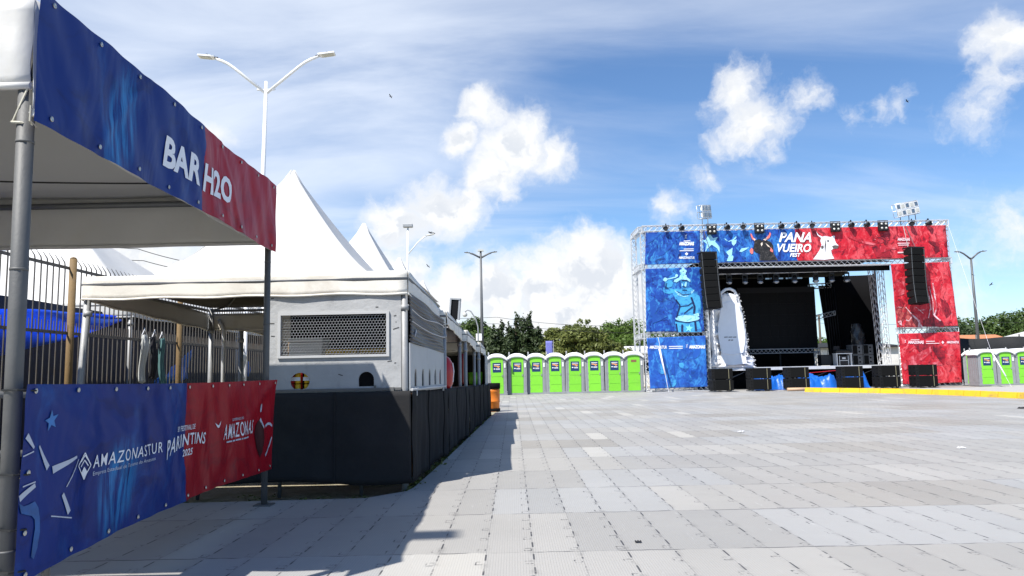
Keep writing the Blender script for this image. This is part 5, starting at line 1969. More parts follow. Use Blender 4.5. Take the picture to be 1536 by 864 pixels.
crumple('blue_tarp', 'small heap of blue tarpaulin under the stage between the second and third subwoofer pairs', 13.4, 15.2, 42.6, 44.2, .85, M['tarp_bright'], 2)
crumple('blue_tarp', 'broad heap of crumpled blue tarpaulin under the stage, left of the yellow kerb end', 15.5, 18.0, 42.4, 44.1, .80, M['tarp_bright'], 5)
crumple('blue_tarp', 'blue tarpaulin heap under the stage between the two subwoofer pairs on the right', 18.6, 20.0, 43.2, 44.6, 1.0, M['tarp_bright'], 7)
cb = MB()
cb.path([(15.4, 44.2, 1.05), (16.5, 44.1, .86), (18.6, 44.2, 1.0)], .02, 5)
cb.path([(15.6, 44.15, .95), (16.8, 44.1, .55), (17.9, 44.15, .5)], .015, 5)
tag(cb.build('deck_cable', M['red']), 'slack cables hanging under the stage deck above the blue tarpaulin', 'cable')
tb = MB()
tb.lathe([(.055, -.62), (.085, -.62), (.085, .62), (.055, .62), (.055, .60)], (0, 0, 0), 16, 'X')
ob = tag(tb.build('cardboard_tube', M['card']), 'brown cardboard tube lying on the paving in front of the stage', 'tube')
ob.location = (14.73, 40.0, .088)
ob.rotation_euler = (0, 0, R(6))

# --- the white wrapped figure
bt = thing('wrapped_figure', 'tall white film-wrapped bottle-shaped figure with ragged edges on the stage front', 'figure', (12.45, 44.4, 1.27))
q = lambda pts: [(940+x/5.4, 440+y/5.4) for x, y in pts]
kk = lambda x, y: (16.283+.2+.03771*1.01*(x-1200)-.00233*(y-460), 4.671-.00076*(x-1200)-.0378*1.01*(y-460)+.02)
outl = [kk(*p) for p in q([(770, 10), (755, 50), (745, 95), (722, 140), (700, 250), (698, 330), (712, 400), (735, 480), (722, 545), (712, 600), (790, 612), (880, 625), (960, 612), (1045, 603), (1038, 560), (1030, 515), (1000, 510), (985, 500), (990, 420), (985, 340), (972, 270), (960, 200), (945, 120), (925, 50), (915, 10), (850, -5)])]
cx_, n_ = 12.6, len(outl)
mb = MB()
rr = random.Random(12)
cen = [(sum(p[0] for p in outl)/n_, z) for z in (0,)]


def dens(poly, per=4):
    out = []
    for a, b in zip(poly, poly[1:]+poly[:1]):
        for i in range(per):
            out.append((a[0]+(b[0]-a[0])*i/per, a[1]+(b[1]-a[1])*i/per))
    return out


outl = [(12.62+(x-12.62)*1.09, z) for x, z in outl]
od_ = dens(outl, 4)
ring = []
for lay, (sc2, y) in enumerate(((.62, 44.16), (.86, 44.18), (.97, 44.26), (1.0, 44.42), (.96, 44.6), (.7, 44.7))):
    row = []
    for i, (x, z) in enumerate(od_):
        zc = min(max(z, 1.9), 5.2)
        xc = 12.62
        jx, jz = rr.uniform(-.02, .02), rr.uniform(-.02, .02)
        row.append((xc+(x-xc)*sc2+jx*(sc2 > .8), y+rr.uniform(-.05, .05)*(sc2 > .8), max(1.285, zc+(z-zc)*sc2+jz*(sc2 > .8))))
    ring.append(row)
m_ = len(od_)
o_ = mb.add([p for r_ in ring for p in r_], [(l*m_+i, l*m_+(i+1) % m_, (l+1)*m_+(i+1) % m_, (l+1)*m_+i) for l in range(5) for i in range(m_)], True)
mb.f.append(tuple(o_+i for i in range(m_)))
mb.sm.append(False)
mb.f.append(tuple(o_+5*m_+i for i in range(m_-1, -1, -1)))
mb.sm.append(False)
mb.build('film_body', M['plastic_white'], bt)
mb = MB()
for i in range(520):      # ragged tufts of film along the rim
    a = rr.random()*m_
    i0 = int(a)
    p = Vector((od_[i0][0], 0, od_[i0][1]))
    c = Vector((12.62, 0, min(max(p.z, 1.9), 5.2)))
    d = (p-c).normalized() if (p-c).length > .01 else Vector((0, 0, 1))
    o = p+Vector((rr.uniform(-.08, .08), 44.35+rr.uniform(-.22, .22), rr.uniform(-.08, .08)))-d*.05
    L = rr.uniform(.03, .10)*(1.5 if p.z < 3.2 and p.x > 12.9 else 1)
    dd = (d+Vector((rr.uniform(-.6, .6), rr.uniform(-.5, .5), rr.uniform(-.7, .3)))).normalized()
    s = dd.cross(Vector((rr.uniform(-1, 1), rr.uniform(-1, 1), rr.uniform(-1, 1)))).normalized()*rr.uniform(.012, .035)
    o.z = max(o.z, 1.34)
    e = o+dd*L
    e.z = max(e.z, 1.29)
    mb.add([o-s, o+s, e+s*.3, e-s*.3], [(0, 1, 2, 3)])
mb.build('film_tufts', M['plastic_white'], bt)
mb = MB()
arc = [kk(*p) for p in q([(772, 20), (785, -10), (820, -38), (855, -42), (890, -25), (912, 15)])]
mb.path([(x, 44.35, z) for x, z in arc], .085, 10)
mb.path([(x+.25*(x > 12.5)*0, 44.2, z-.33) for x, z in arc], .05, 8)
mb.build('top_ring', M['plastic_white'], bt)
inn = [kk(*p) for p in q([(782, 80), (770, 150), (752, 250), (752, 330), (765, 400), (790, 488), (870, 498), (960, 482), (975, 400), (970, 310), (952, 210), (925, 110), (905, 70), (840, 62)])]
mb = MB()
mb.slab(inn, lambda a, b, d: (a, 44.12+d, b), .04)
mb.build('front_panel', M['mirror_grey'], bt, recalc=True, bevel=.015)
mb = MB()
P = lambda a, b: (*((lambda t: (t[0], 44.11, t[1]))(kk(a, b))),)
bars(mb, [(1088.5, 1094, 506, 1.4), (1095, 1101, 506, 1.4), (1102, 1107, 506, 1.4), (1095, 1098, 510.5, 1.6), (1099, 1102, 510.5, 1.6)], P)
mb.build('small_lettering', mat('grey_print', (.16, .17, .18), .5), bt)

# guy straps with white sleeves
gw = MB()
gw.path([(8.15, 43.1, 3.05), (8.45, 42.3, .02)], .012, 5)
gw.path([(8.17, 43.05, 2.4), (8.36, 42.55, .95)], .045, 8)
tag(gw.build('guy_strap', M['strap']), 'guy strap with a white sleeve before the lower blue banner', 'strap')
gw = MB()
gw.path([(25.0, 43.2, 9.1), (24.85, 40.0, 1.75), (25.0, 38.9, .035)], .006, 5)
gw.path([(24.86, 40.05, 1.85), (24.96, 39.2, .55)], .034, 8)
tag(gw.build('guy_strap', M['strap']), 'guy strap with a white sleeve before the right-hand toilets', 'strap')

# ------------------------------------------------------------------ portable toilets
def toilet(variant=0):
    t = thing('portable_toilet', '', 'toilet', (0, 0, 0), 'green and grey portable toilets')
    w, d, h = .535, .56, 2.02
    mb = MB()
    for x0, x1, y0, y1 in ((-w, -w+.05, -d, d), (w-.05, w, -d, d), (-w+.05, w-.05, d-.05, d)):
        mb.bb(x0, x1, y0, y1, .12, h)
    for sx in (-1, 1):
        for yk in range(5):
            y = -d+.12+yk*.22
            mb.bb(sx*w-.014, sx*w+.014, y-.03, y+.03, .2, h-.06)
    # front pilasters
    for sx in (-1, 1):
        mb.bb(sx*.44-.095, sx*.44+.095, -d-.03, -d+.02, .12, h+.02)
        mb.bb(sx*.455-.02, sx*.455+.02, -d-.045, -d-.031, .2, h-.1)
    mb.build('walls', M['wc_grey'], t)
    mb = MB()
    mb.bb(-.56, .56, -d-.04, d+.04, .002, .12)
    for x in (-.4, 0, .4):
        mb.bb(x-.06, x+.06, -d-.05, d+.05, .001, .05)
    mb.build('base', M['wc_grey'], t)
    # arched door
    arc = lambda hw, z0, zs, rise, n=14: [(-hw, z0), (hw, z0)] + [(hw*math.cos(PI*i/n), zs+rise*math.sin(PI*i/n)) for i in range(n+1)]
    mb = MB()
    mb.slab(arc(.345, .10, 2.0, .09), lambda a, b, e: (a, -d-.045+e, b), .04)
    if variant == 1:
        mb.slab(ell(0, 1.12, .26, .10, 20, 0, PI), lambda a, b, e: (a, -d-.056+e, b), .01)
        mb.slab(ell(0, 1.12, .23, .08, 20, 0, PI), lambda a, b, e: (a, -d-.060+e, b), .004)
    door = mb.build('door', M['lime'], t, recalc=True)
    mb = MB()
    for z in (.36, .75, 1.12, 1.75):
        mb.bb(-.36, -.335, -d-.06, -d-.046, z-.03, z+.03)
    mb.bb(.27, .31, -d-.075, -d-.046, 1.02, 1.14)
    mb.build('handle', M['wc_grey'], door)
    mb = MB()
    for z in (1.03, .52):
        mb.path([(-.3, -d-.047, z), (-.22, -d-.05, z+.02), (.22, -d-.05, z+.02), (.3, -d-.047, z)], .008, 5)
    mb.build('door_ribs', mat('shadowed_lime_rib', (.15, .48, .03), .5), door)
    mb = MB()
    mb.bb(.40, .485, -d-.062, -d-.046, 1.52, 1.76)
    mb.build('latch_plate', M['wc_white'], t)
    if variant == 0:
        mb = MB()
        mb.bb(-.235, .235, -d-.052, -d-.0455, 1.27, 1.80)
        s = mb.build('door_sign', M['navy'], door)
        mb = MB()
        for x0, x1, z0, z1 in ((-.15, .0, 1.60, 1.66), (-.02, .17, 1.57, 1.62), (.05, .12, 1.52, 1.56)):
            mb.bb(x0, x1, -d-.056, -d-.0525, z0, z1)
        mb.build('sign_stripes', M['orange_ink'], s)
        mb = MB()
        for x0, x1, z0, z1 in ((-.16, .18, 1.69, 1.72), (-.17, -.09, 1.44, 1.49), (-.05, .17, 1.46, 1.485), (-.05, .17, 1.42, 1.44), (-.12, .10, 1.63, 1.64)):
            mb.bb(x0, x1, -d-.056, -d-.0525, z0, z1)
        mb.build('sign_print', M['white_ink'], s)
    else:
        mb = MB()
        mb.bb(-.15, .15, -d-.052, -d-.0455, 1.70, 1.83)
        mb.build('door_vent', M['wood'], door)
    # domed white roof with arched front
    mb = MB()

    def rf(u, v):
        x = -.60+1.2*u
        y = -d-.10+(2*d+.2)*v
        e = (1-abs(2*u-1)**2.6)
        ey = 1-abs(2*v-1)**8*.25
        return (x, y, 2.02+.29*e*ey)
    mb.grid(rf, 18, 10)
    mb.grid(lambda u, v: (-.60+1.2*u, -d-.10, rf(u, 0)[2]-.15*(1-v)*(1 if True else 0)), 18, 2)
    mb.grid(lambda u, v: (.60-1.2*u, d+.10, rf(1-u, 1)[2]-.15*(1-v)), 18, 2)
    for sx in (-1, 1):
        mb.grid(lambda u, v, sx=sx: (sx*.60, sx*(-d-.10+(2*d+.2)*u), rf(0, 0)[2]-.10*(1-v)), 6, 2)
    mb.build('roof', M['wc_white'], t, solid=.02)
    mb = MB()
    mb.slab(arc(.50, 1.98, 2.02, .20), lambda a, b, e: (a, -d-.02+e, b), .02)
    mb.build('gable', M['wc_grey'], t, recalc=True)
    mb = MB()
    mb.tube((-.42, .40, 2.1), (-.42, .40, 2.42), .04)
    mb.build('vent_pipe', M['wc_grey'], t)
    return t


tl = toilet(0)
order = ['leftmost', 'second', 'third', 'fourth', 'fifth', 'sixth', 'seventh']
row = [(-.95, 43.55, 3), (.17, 43.95, 2), (1.27, 44.2, 0), (2.36, 44.2, 0), (3.46, 44.2, -1), (4.57, 44.2, 0), (5.68, 44.2, 1)]
for i, (x, y, a) in enumerate(row):
    place(tl, i, (x, y, 0), 'green portable toilet with a navy door sign, %s in the row left of the stage' % order[i], R(a)).rotation_euler = (R((.5, -.3, .2, -.5, .3, -.2, .4)[i]), R((-.6, .5, .2, -.4, .7, -.3, .3)[i]), R(a))
o = copy_tree(tl)
o.location = (-2.2, 43.7, 0)
o['label'] = 'green portable toilet glimpsed between the far poles of the bar row'
o.rotation_euler = (0, 0, R(5))
for i, (x, lb) in enumerate(((25.57, 'first with a sign right of the red tower'), (26.58, 'second with a sign right of the red tower'), (27.56, 'third with a sign right of the red tower'), (28.55, 'cut by the right edge of the picture'))):
    o = copy_tree(tl)
    o.location = (x-.1, 42.0, .032)
    o.scale = (.88, .88, .85)
    o['label'] = 'green portable toilet in the right-hand row, %s' % lb
    o.rotation_euler = (0, 0, R(-2))
t1 = toilet(1)
place(t1, 0, (6.79, 44.2, 0), 'green portable toilet without a sign, nearest the left tower of the stage', R(1))
o = copy_tree(t1)
o.location = (25.85, 43.4, .032)
o.scale = (.88, .88, .85)
o['label'] = 'green portable toilet turned sideways, half hidden by the red tower'
o.rotation_euler = (0, 0, R(-30))
# ------------------------------------------------------------------ street lamps
def lamp_head(mb_arm, p, d, t, m, s=1.0):
    """flat LED head on the end p of an arm pointing along d"""
    d = Vector(d).normalized()
    side = d.cross(Vector((0, 0, 1))).normalized()
    up = side.cross(d)
    mb = MB()
    q = lambda a, b, c: Vector(p)+d*a*s+side*b*s+up*c*s
    vs = [q(0, -.12, .02), (q(.10, -.17, .0)), q(.58, -.16, .0), q(.60, .16, .0), q(.10, .17, 0), q(0, .12, .02)]
    n = len(vs)
    vs += [v+up*.055*s for v in vs]
    mb.add(vs, [tuple(range(n-1, -1, -1)), tuple(range(n, 2*n))]+[(i, (i+1) % n, (i+1) % n+n, i+n) for i in range(n)])
    for k in range(5):
        mb.box(q(.14+.07*k, 0, .07), (.012, .2*s, .03*s), (0, 0, math.atan2(d.y, d.x)))
    h = mb.build('lamp_head', m, t, recalc=True)
    mb = MB()
    mb.add([q(.14, -.13, -.004), q(.54, -.13, -.004), q(.54, .13, -.004), q(.14, .13, -.004), q(.16, -.11, -.018), q(.52, -.11, -.018), q(.52, .11, -.018), q(.16, .11, -.018)],
           [(3, 2, 1, 0), (4, 7, 6, 5), (0, 1, 5, 4), (1, 2, 6, 5), (2, 3, 7, 6), (3, 0, 4, 7)])
    mb.build('lens', M['lens'], h)
    mb = MB()
    mb.lathe([(.05*s, 0), (.05*s, .06*s), (.03*s, .08*s)], q(.30, 0, .056), 10)
    mb.tube(q(-.1, 0, .03), q(.02, 0, .03), .035*s, n=8)
    mb.build('photocell', M['black_metal'], h)


def double_lamp(label, x, y, hfork, htip, span, m, lean=0., r=.075, top=None, zb=-.12, yaw=0., group='street lamps around the square', s=1.0, rise=1.1):
    t = thing('street_lamp', label, 'street lamp', (x, y, zb), group)
    mb = MB()
    ft = Vector((x+lean, y, hfork))
    mb.path([(x, y, zb+.01), (x+lean*.6, y, hfork*.6), ft+Vector((0, 0, htip))], [r*1.35, r, r*.7], 12)
    mb.lathe([(.20*s, zb+.005), (.20*s, zb+.03), (.12*s, zb+.06), (.11*s, zb+.5)], (x, y, 0), 12)
    mb.build('pole', m, t)
    cy, sy = math.cos(yaw), math.sin(yaw)
    for sx in (-1, 1):
        mb = MB()
        P = lambda a, c: ft+Vector((sx*a*cy, sx*a*sy, c))
        pts = [P(.0, .0), P(span*.62, rise*.76), P(span*.74, rise*.89), P(span*.86, rise*.98), P(span*1.0, rise*1.06)]
        mb.path(pts, [r*.62]*4+[r*.5], 8)
        mb.tube(P(.0, .10), P(.28*s, .13), r*.4, n=6)
        mb.build('lamp_arm', m, t)
        lamp_head(mb, pts[-1], (sx*cy, sx*sy, .12), t, m, s*.88)
    if top:
        mb = MB()
        mb.box(ft+Vector((0, 0, htip+.06)), top)
        mb.build('top_lamp', M['lens'], t)
    return t


double_lamp('white double-armed street lamp rising behind the bar tents', -7.72, 23, 10.0, .38, 1.62, M['lamp_white'], .20)
double_lamp('white double-armed street lamp beside the near tents, behind the viewer', -8.0, -.45, 10.0, .38, 1.72, M['lamp_white'], .05)
double_lamp('dark double-armed street lamp beyond the toilets, by the end of the bar', -2.2, 55, 9.55, .5, .78, M['lamp_dark'], -.02, .10, (.42, .3, .12), s=.8, rise=.35)
double_lamp('dark double-armed street lamp beyond the right-hand toilets', 37.5, 62, 9.7, .05, .80, M['lamp_dark'], 0, .11, s=.9, rise=.55)
# single-arm lamp with a flood on the pole top
t = thing('street_lamp', 'pale single-armed street lamp with a floodlight on its pole top behind the bar tents', 'street lamp', (-5.5, 40, -.12), 'street lamps around the square')
mb = MB()
mb.path([(-5.55, 40, -.11), (-5.5, 40, 5), (-5.45, 40, 9.0)], [.08, .06, .045], 10)
mb.build('pole', M['lamp_white'], t)
mb = MB()
mb.path([(-5.45, 40, 7.55), (-4.95, 40, 8.15), (-4.65, 40, 8.42), (-4.45, 40, 8.52)], .032, 8)
mb.build('lamp_arm', M['lamp_white'], t)
lamp_head(mb, (-4.45, 40, 8.52), (1, 0, .18), t, M['lamp_white'], .65)
mb = MB()
mb.box((-5.45, 40, 9.08), (.5, .3, .17))
mb.build('top_lamp', M['lamp_grey'], t, bevel=.02)
# small hooked lamp
t = thing('street_lamp', 'low hooked street lamp with a round lamp left of the dark lamp pole', 'street lamp', (-2.45, 54, -.12), 'street lamps around the square')
mb = MB()
mb.path([(-2.45, 54, -.11), (-2.45, 54, 4.5), (-2.62, 54, 5.1), (-2.95, 54, 5.62), (-3.2, 54, 5.72), (-3.36, 54, 5.55)], .045, 8)
mb.build('pole', M['lamp_grey'], t)
mb = MB()
mb.ball((-3.36, 54, 5.38), .17)
mb.build('lamp_globe', M['lens'], t)
mb = MB()
mb.box((-2.42, 54.6, 3.80), (.42, .28, .50))
mb.tube((-2.42, 54.75, 3.8), (-2.2, 54.9, 3.8), .03)
tag(mb.build('utility_box', M['lamp_white'], bevel=.03), 'white utility box strapped to the dark lamp pole', 'utility box')

# board on a stand behind the bar
t = thing('display_board', 'black display board with a pale frame standing above the bar tents', 'board', (-1.98, 26.3, -.12))
mb = MB()
mb.box((-1.98, 26.3, 3.42), (.13*2, .10, .66), (0, R(5), R(-8)))
mb.build('board_face', M['screen'], t)
mb = MB()
for dx, w in ((-.155, .05), (.155, .06)):
    mb.box((-1.98+dx, 26.28, 3.42), (w, .13, .72), (0, R(5), R(-8)))
mb.box((-1.95, 26.28, 3.78), (.36, .13, .05), (0, R(5), R(-8)))
mb.build('board_frame', M['lamp_grey'], t)
mb = MB()
mb.tube((-1.98, 26.4, -.11), (-1.98, 26.4, 3.3), .045)
mb.build('leg', M['galv_dark'], t)

# power lines
for label, pts, sag in (('power line strung above the trees left of the stage', [(-26, 58, 5.9), (-1.2, 58, 5.45), (9.5, 58, 4.6), (27, 58, 5.0)], .25),
                        ('second power line above the trees left of the stage', [(-26, 58.6, 5.5), (-1.2, 58.6, 5.0), (10.5, 58.6, 4.05)], .2),
                        ('power line crossing in front of the trees on the right', [(28, 70, 5.2), (40.8, 70, 5.0), (60, 70, 5.1)], .15),
                        ('power line crossing the sky above the tents behind the fence', [(-30, 30, 7.7), (-14.8, 30, 6.4), (-12.4, 30, 5.75), (-6.5, 30, 5.2)], .05),
                        ('lower power line above the tents behind the fence', [(-30, 30.5, 7.0), (-14.8, 30.5, 6.0), (-12.4, 30.5, 5.45), (-6.5, 30.5, 4.9)], .05)):
    mb = MB()
    out = []
    for a, b in zip(pts, pts[1:]):
        a, b = Vector(a), Vector(b)
        for i in range(12):
            w = i/12
            out.append(a+(b-a)*w-Vector((0, 0, sag*4*w*(1-w))))
    out.append(Vector(pts[-1]))
    mb.path(out, .014, 4)
    tag(mb.build('power_line', M['cable']), label, 'wire')
for x, y, h, lb in ((-26, 58.3, 7.2, 'wooden pole left of the trees, hidden behind the tents'), (27, 58.3, 6.2, 'wooden pole behind the stage'), (60, 70, 6.4, 'wooden pole at the far right'),
                    (28, 70, 6.0, 'wooden pole behind the red tower'), (-30, 30.2, 8.2, 'wooden pole far left behind the tents'), (-6.5, 30.2, 5.4, 'wooden pole behind the bar row')):
    mb = MB()
    mb.tube((x, y, -.11), (x, y, h), .13, .09, n=10)
    tag(mb.build('utility_pole', M['bark']), lb+', carrying the wires', 'utility pole')


# ------------------------------------------------------------------ trees
def leaves(name, m, parent, clumps, n, size, seed, flat=.35):
    """leaf-sized faces scattered in clumps; clumps: (x, y, z, rx, ry, rz)"""
    rs = np.random.RandomState(seed)
    cl = np.array(clumps)
    vol = np.cbrt(cl[:, 3]*cl[:, 4]*cl[:, 5])**2
    w = vol/vol.sum()
    idx = rs.choice(len(cl), n, p=w)
    c = cl[idx]
    d = rs.normal(size=(n, 3))
    d /= np.linalg.norm(d, axis=1)[:, None]
    rad = rs.uniform(.30, 1.0, n)**.45
    rad *= 1+.10*rs.normal(size=n)
    p = c[:, :3]+d*c[:, 3:6]*rad[:, None]
    nrm = d*.9+rs.normal(size=(n, 3))*.7+np.array([0, 0, flat])
    nrm /= np.linalg.norm(nrm, axis=1)[:, None]
    a = np.cross(nrm, rs.normal(size=(n, 3)))
    a /= np.linalg.norm(a, axis=1)[:, None]
    b = np.cross(nrm, a)
    s = size*rs.uniform(.55, 1.35, n)[:, None]
    vs = np.stack([p-a*s, p+b*s*.5, p+a*s, p-b*s*.5], 1).reshape(-1, 3)
    if parent is not None:
        vs = vs-np.array(ORG.get(parent.name, (0, 0, 0)))
    vs[:, 2] = np.maximum(vs[:, 2], .05)
    me = bpy.data.meshes.new(name)
    me.vertices.add(n*4)
    me.vertices.foreach_set('co', vs.astype(np.float32).ravel())
    me.loops.add(n*4)
    me.loops.foreach_set('vertex_index', np.arange(n*4, dtype=np.int32))
    me.polygons.add(n)
    me.polygons.foreach_set('loop_start', np.arange(0, n*4, 4, dtype=np.int32))
    me.polygons.foreach_set('loop_total', np.full(n, 4, dtype=np.int32))
    me.update(calc_edges=True)
    at = me.attributes.new('tint', 'FLOAT', 'FACE')
    ct = rs.uniform(0, 1, len(cl))
    at.data.foreach_set('value', (ct[idx]*.6+rs.uniform(0, .4, n)).astype(np.float32))
    me.materials.append(m)
    o = bpy.data.objects.new(name, me)
    COL.objects.link(o)
    o.parent = parent
    return o


def tree(label, x, y, h, w, m, seed, n=5000, kind='round', group='trees beyond the square', size=.16, base=.25):
    rr = random.Random(seed)
    zb = -.12
    t = thing('broadleaf_tree' if kind != 'column' else 'columnar_tree', label, 'tree', (x, y, zb), group)
    cl = []
    tips = []
    if kind == 'column':
        k = int(h/.42)
        for i in range(k):
            f = i/k
            r = w/2*(1-.75*f**1.6)*rr.uniform(.75, 1.15)
            for j in range(2):
                a = rr.uniform(0, 2*PI)
                cl.append((x+.30*r*math.cos(a)+.10*math.sin(f*5+seed), y+.3*r*math.sin(a), zb+.4+f*(h-.5), r*.8, r*.8, .34))
        cl.append((x, y, zb+h-.05, .09, .09, .3))
    else:
        nb = rr.randint(20, 28)
        for i in range(nb):
            a = rr.uniform(0, 2*PI)
            e = rr.uniform(-.25, 1.0)
            q = math.sqrt(max(0, 1-e*e)) if e > 0 else 1
            d = rr.uniform(.55, .92)
            cx, cy = x+w/2*d*q*math.cos(a)*.88, y+w/2*d*q*math.sin(a)*.88
            cz = zb+h*(base+.02)+(h*(1-base))*(.36+.52*e*d)
            r = rr.uniform(.14, .24)*w
            cl.append((cx, cy, cz, r, r, r*.66))
            tips.append((cx, cy, cz))
        cl.append((x, y, zb+h*(base+.45*(1-base)), w*.30, w*.30, h*.28))
        for i in range(26):    # small outlying sprigs that break the outline
            a, e = rr.uniform(0, 2*PI), rr.uniform(-.1, 1.0)
            q = math.sqrt(max(0, 1-e*e)) if e > 0 else 1
            d = rr.uniform(.84, .98)
            r = rr.uniform(.05, .10)*w
            cl.append((x+w/2*d*q*math.cos(a), y+w/2*d*q*math.sin(a), zb+h*base+h*(1-base)*(.36+.53*e*d), r, r, r*.8))
    mb = MB()
    hb = h*(.5 if kind != 'column' else .9)
    mb.path([(x, y, zb+.005), (x+.05*w*rr.uniform(-1, 1), y, zb+hb*.5), (x, y, zb+hb)], [.05*h*.6, .034*h*.6, .018*h*.6], 9)
    for c in tips[:9]:
        b = Vector((x, y, zb+hb*rr.uniform(.55, .95)))
        e = Vector(c)
        mb.path([b, (b+e)/2+Vector((0, 0, .15)), e], [.016*h, .011*h, .004*h], 6)
    mb.build('trunk', M['bark'], t)
    leaves('crown', m, t, cl, n, size, seed)
    return t


D, O, G, P_ = M['leaf_dark'], M['leaf_olive'], M['leaf_green'], M['leaf_deep']
tree('round green tree behind the dark lamp pole at the end of the bar', -3.4, 70, 6.9, 4.6, P_, 1, 5200)
tree('low dark bushy tree between the lamp pole and the columnar trees', -2.2, 64, 4.6, 2.8, D, 2, 4200)
sp_ = [(-1.55, 62.5, 5.3, 2.0), (-.95, 63, 5.7, 1.7), (-.35, 62.2, 5.3, 2.0), (.25, 63, 6.3, 1.9), (.85, 62.4, 6.0, 2.0), (1.5, 62.8, 6.3, 1.8), (2.1, 62.2, 5.1, 2.1)]
for i, (x, y, h, w) in enumerate(sp_):
    tree('dark columnar evergreen tree, %s from the left in the clump behind the toilets' % names[i], x, y, h, w, D, 20+i, 3600, 'column', 'dark columnar trees behind the toilets', .13)
tree('dark evergreen bulk behind the columnar trees', .6, 65, 5.3, 5.6, D, 31, 6000)
tree('broad olive-green tree behind the middle toilets', 5.7, 61, 6.1, 4.9, O, 3, 8500, size=.15, base=.12)
tree('small olive-green tree left of the broad one', 3.4, 62, 5.6, 2.8, O, 4, 4200, size=.15, base=.15)
tree('low olive bush right of the broad olive tree', 8.0, 60.5, 3.9, 2.9, O, 5, 4200, size=.15, base=.08)
tree('fresh green tree beside the left tower of the stage', 10.9, 76, 6.9, 6.0, G, 6, 7000)
tree('distant green tree behind the left tower of the stage', 16.5, 82, 6.2, 7, P_, 7, 5000)
tree('green tree seen between the stage trusses and the red tower', 35.5, 88, 5.0, 7.0, G, 8, 5000)
tree('distant low tree behind the right side of the stage', 29.0, 90, 4.3, 8.0, P_, 9, 4500)
tree('large dense green tree at the right edge behind the toilets', 53.2, 80, 7.3, 9.5, P_, 10, 9500, size=.19)
tree('dark round tree just right of the red tower', 45.6, 79, 5.6, 6.5, D, 11, 6500, size=.18)
tree('green tree behind the orange roof on the right', 49.5, 84, 6.5, 8.0, P_, 12, 7500, size=.19)
tree('bright green tree at the far right edge', 58.5, 82, 7.0, 8.0, G, 13, 6500, size=.19)
tree('low bright shrub beside the orange roof', 40.6, 58, 2.9, 2.2, G, 14, 2600, base=.02, size=.13)
tree('green shrub beside the foot of the left tower', 7.35, 47.5, 1.6, 1.1, G, 15, 1800, base=.02, size=.10)
tree('round tree behind the bar row, left of the tree at the dark lamp pole', -7.6, 66, 5.6, 5.2, O, 46, 4500)
for i, x in enumerate((-22, -16.5, -11.5)):
    tree('distant tree behind the white tents, %s from the left' % names[i], x, 60+i*3, 5.5, 7, P_, 40+i, 3500)
tree('dark tree above the white tent at the left edge', -17.5, 24, 5.8, 5.0, D, 50, 4000)

# ------------------------------------------------------------------ houses and screens behind
def house(label, x0, x1, y0, y1, hw, hr, wall, roof, ridge_x=True, openings=()):
    t = thing('house', label, 'house', ((x0+x1)/2, y0, -.12), 'low houses behind the square')
    mb = MB()
    mb.bb(x0, x1, y0, y1, -.118, hw)
    mb.build('walls', wall, t)
    mb = MB()
    o = .35
    yc = (y0+y1)/2
    xc = (x0+x1)/2
    if ridge_x:
        a = [(x0-o, y0-o, hw-.05), (x1+o, y0-o, hw-.05), (x1+o, y1+o, hw-.05), (x0-o, y1+o, hw-.05), (x0+1.2, yc, hr), (x1-1.2, yc, hr)]
        f = [(0, 1, 5, 4), (1, 2, 5), (2, 3, 4, 5), (3, 0, 4)]
    else:
        a = [(x0-o, y0-o, hw-.05), (x1+o, y0-o, hw-.05), (x1+o, y1+o, hw-.05), (x0-o, y1+o, hw-.05), (xc, y0-o, hr), (xc, y1+o, hr)]
        f = [(0, 4, 5, 3), (1, 2, 5, 4), (0, 1, 4), (2, 3, 5)]
    mb.add(a, f)
    mb.build('roof', roof, t, solid=.12)
    for xx, zz, w, h in openings:
        mb = MB()
        mb.bb(xx-w/2-.06, xx+w/2+.06, y0-.05, y0-.004, zz-.06, zz+h+.06)
        f = mb.build('window', M['panel_trim'], t)
        mb = MB()
        mb.bb(xx-w/2, xx+w/2, y0-.06, y0-.0505, zz, zz+h)
        mb.build('pane', M['screen'], f)
    return t


house('pale house with a sheet roof beyond the last toilet, beside the left tower', 8.2, 13.5, 66, 72, 2.75, 3.35, M['house_white'], M['fibre_roof'], True, ((9.6, 1.0, .9, 1.0), (11.6, 1.0, .9, 1.0)))
house('house with an orange tiled roof behind the right-hand toilets', 38.6, 44.5, 66, 72, 2.45, 3.75, M['house_white'], M['roof_tile'], True, ((41, 1.0, 1.0, .9),))
house('blue painted house at the right edge behind the toilets', 44.1, 50, 64.5, 70, 3.35, 4.0, M['house_blue'], M['fibre_roof'], True, ((46, 2.0, .8, .9),))
house('dark low building glimpsed through the slot at the back of the stage', 26.5, 33, 66, 72, 2.9, 3.3, M['house_white'], M['shade_net'], True, ((29, 1.1, 2.6, 1.1),))
t = thing('net_screen', 'black shade-net screen on posts behind the right-hand toilets', 'fence', (30, 46.5, -.12))
mb = MB()
mb.grid(lambda u, v: (24.9+14*u, 46.3+.05*math.sin(u*44), -.10+(2.86+.05*math.sin(u*21))*v), 80, 4)
mb.build('net', M['shade_net'], t, solid=.02)
for k_ in range(6):
    mb = MB()
    mb.tube((25.4+2.6*k_, 46.45, -.11), (25.4+2.6*k_, 46.45, 2.95), .05)
    mb.build('post', M['galv'], t)
t = thing('standing_flag', 'tall violet banner standing behind the toilets in front of the olive trees', 'banner', (2.3, 47.6, -.12))
mb = MB()
mb.grid(lambda u, v: (2.02+.42*u, 47.6+.03*math.sin(v*7), .9+2.25*v), 6, 16)
mb.build('flag_cloth', M['purple'], t, solid=.01)
mb = MB()
mb.tube((2.50, 47.62, -.11), (2.50, 47.62, 3.2), .025)
mb.build('pole', M['galv_dark'], t)
mb = MB()
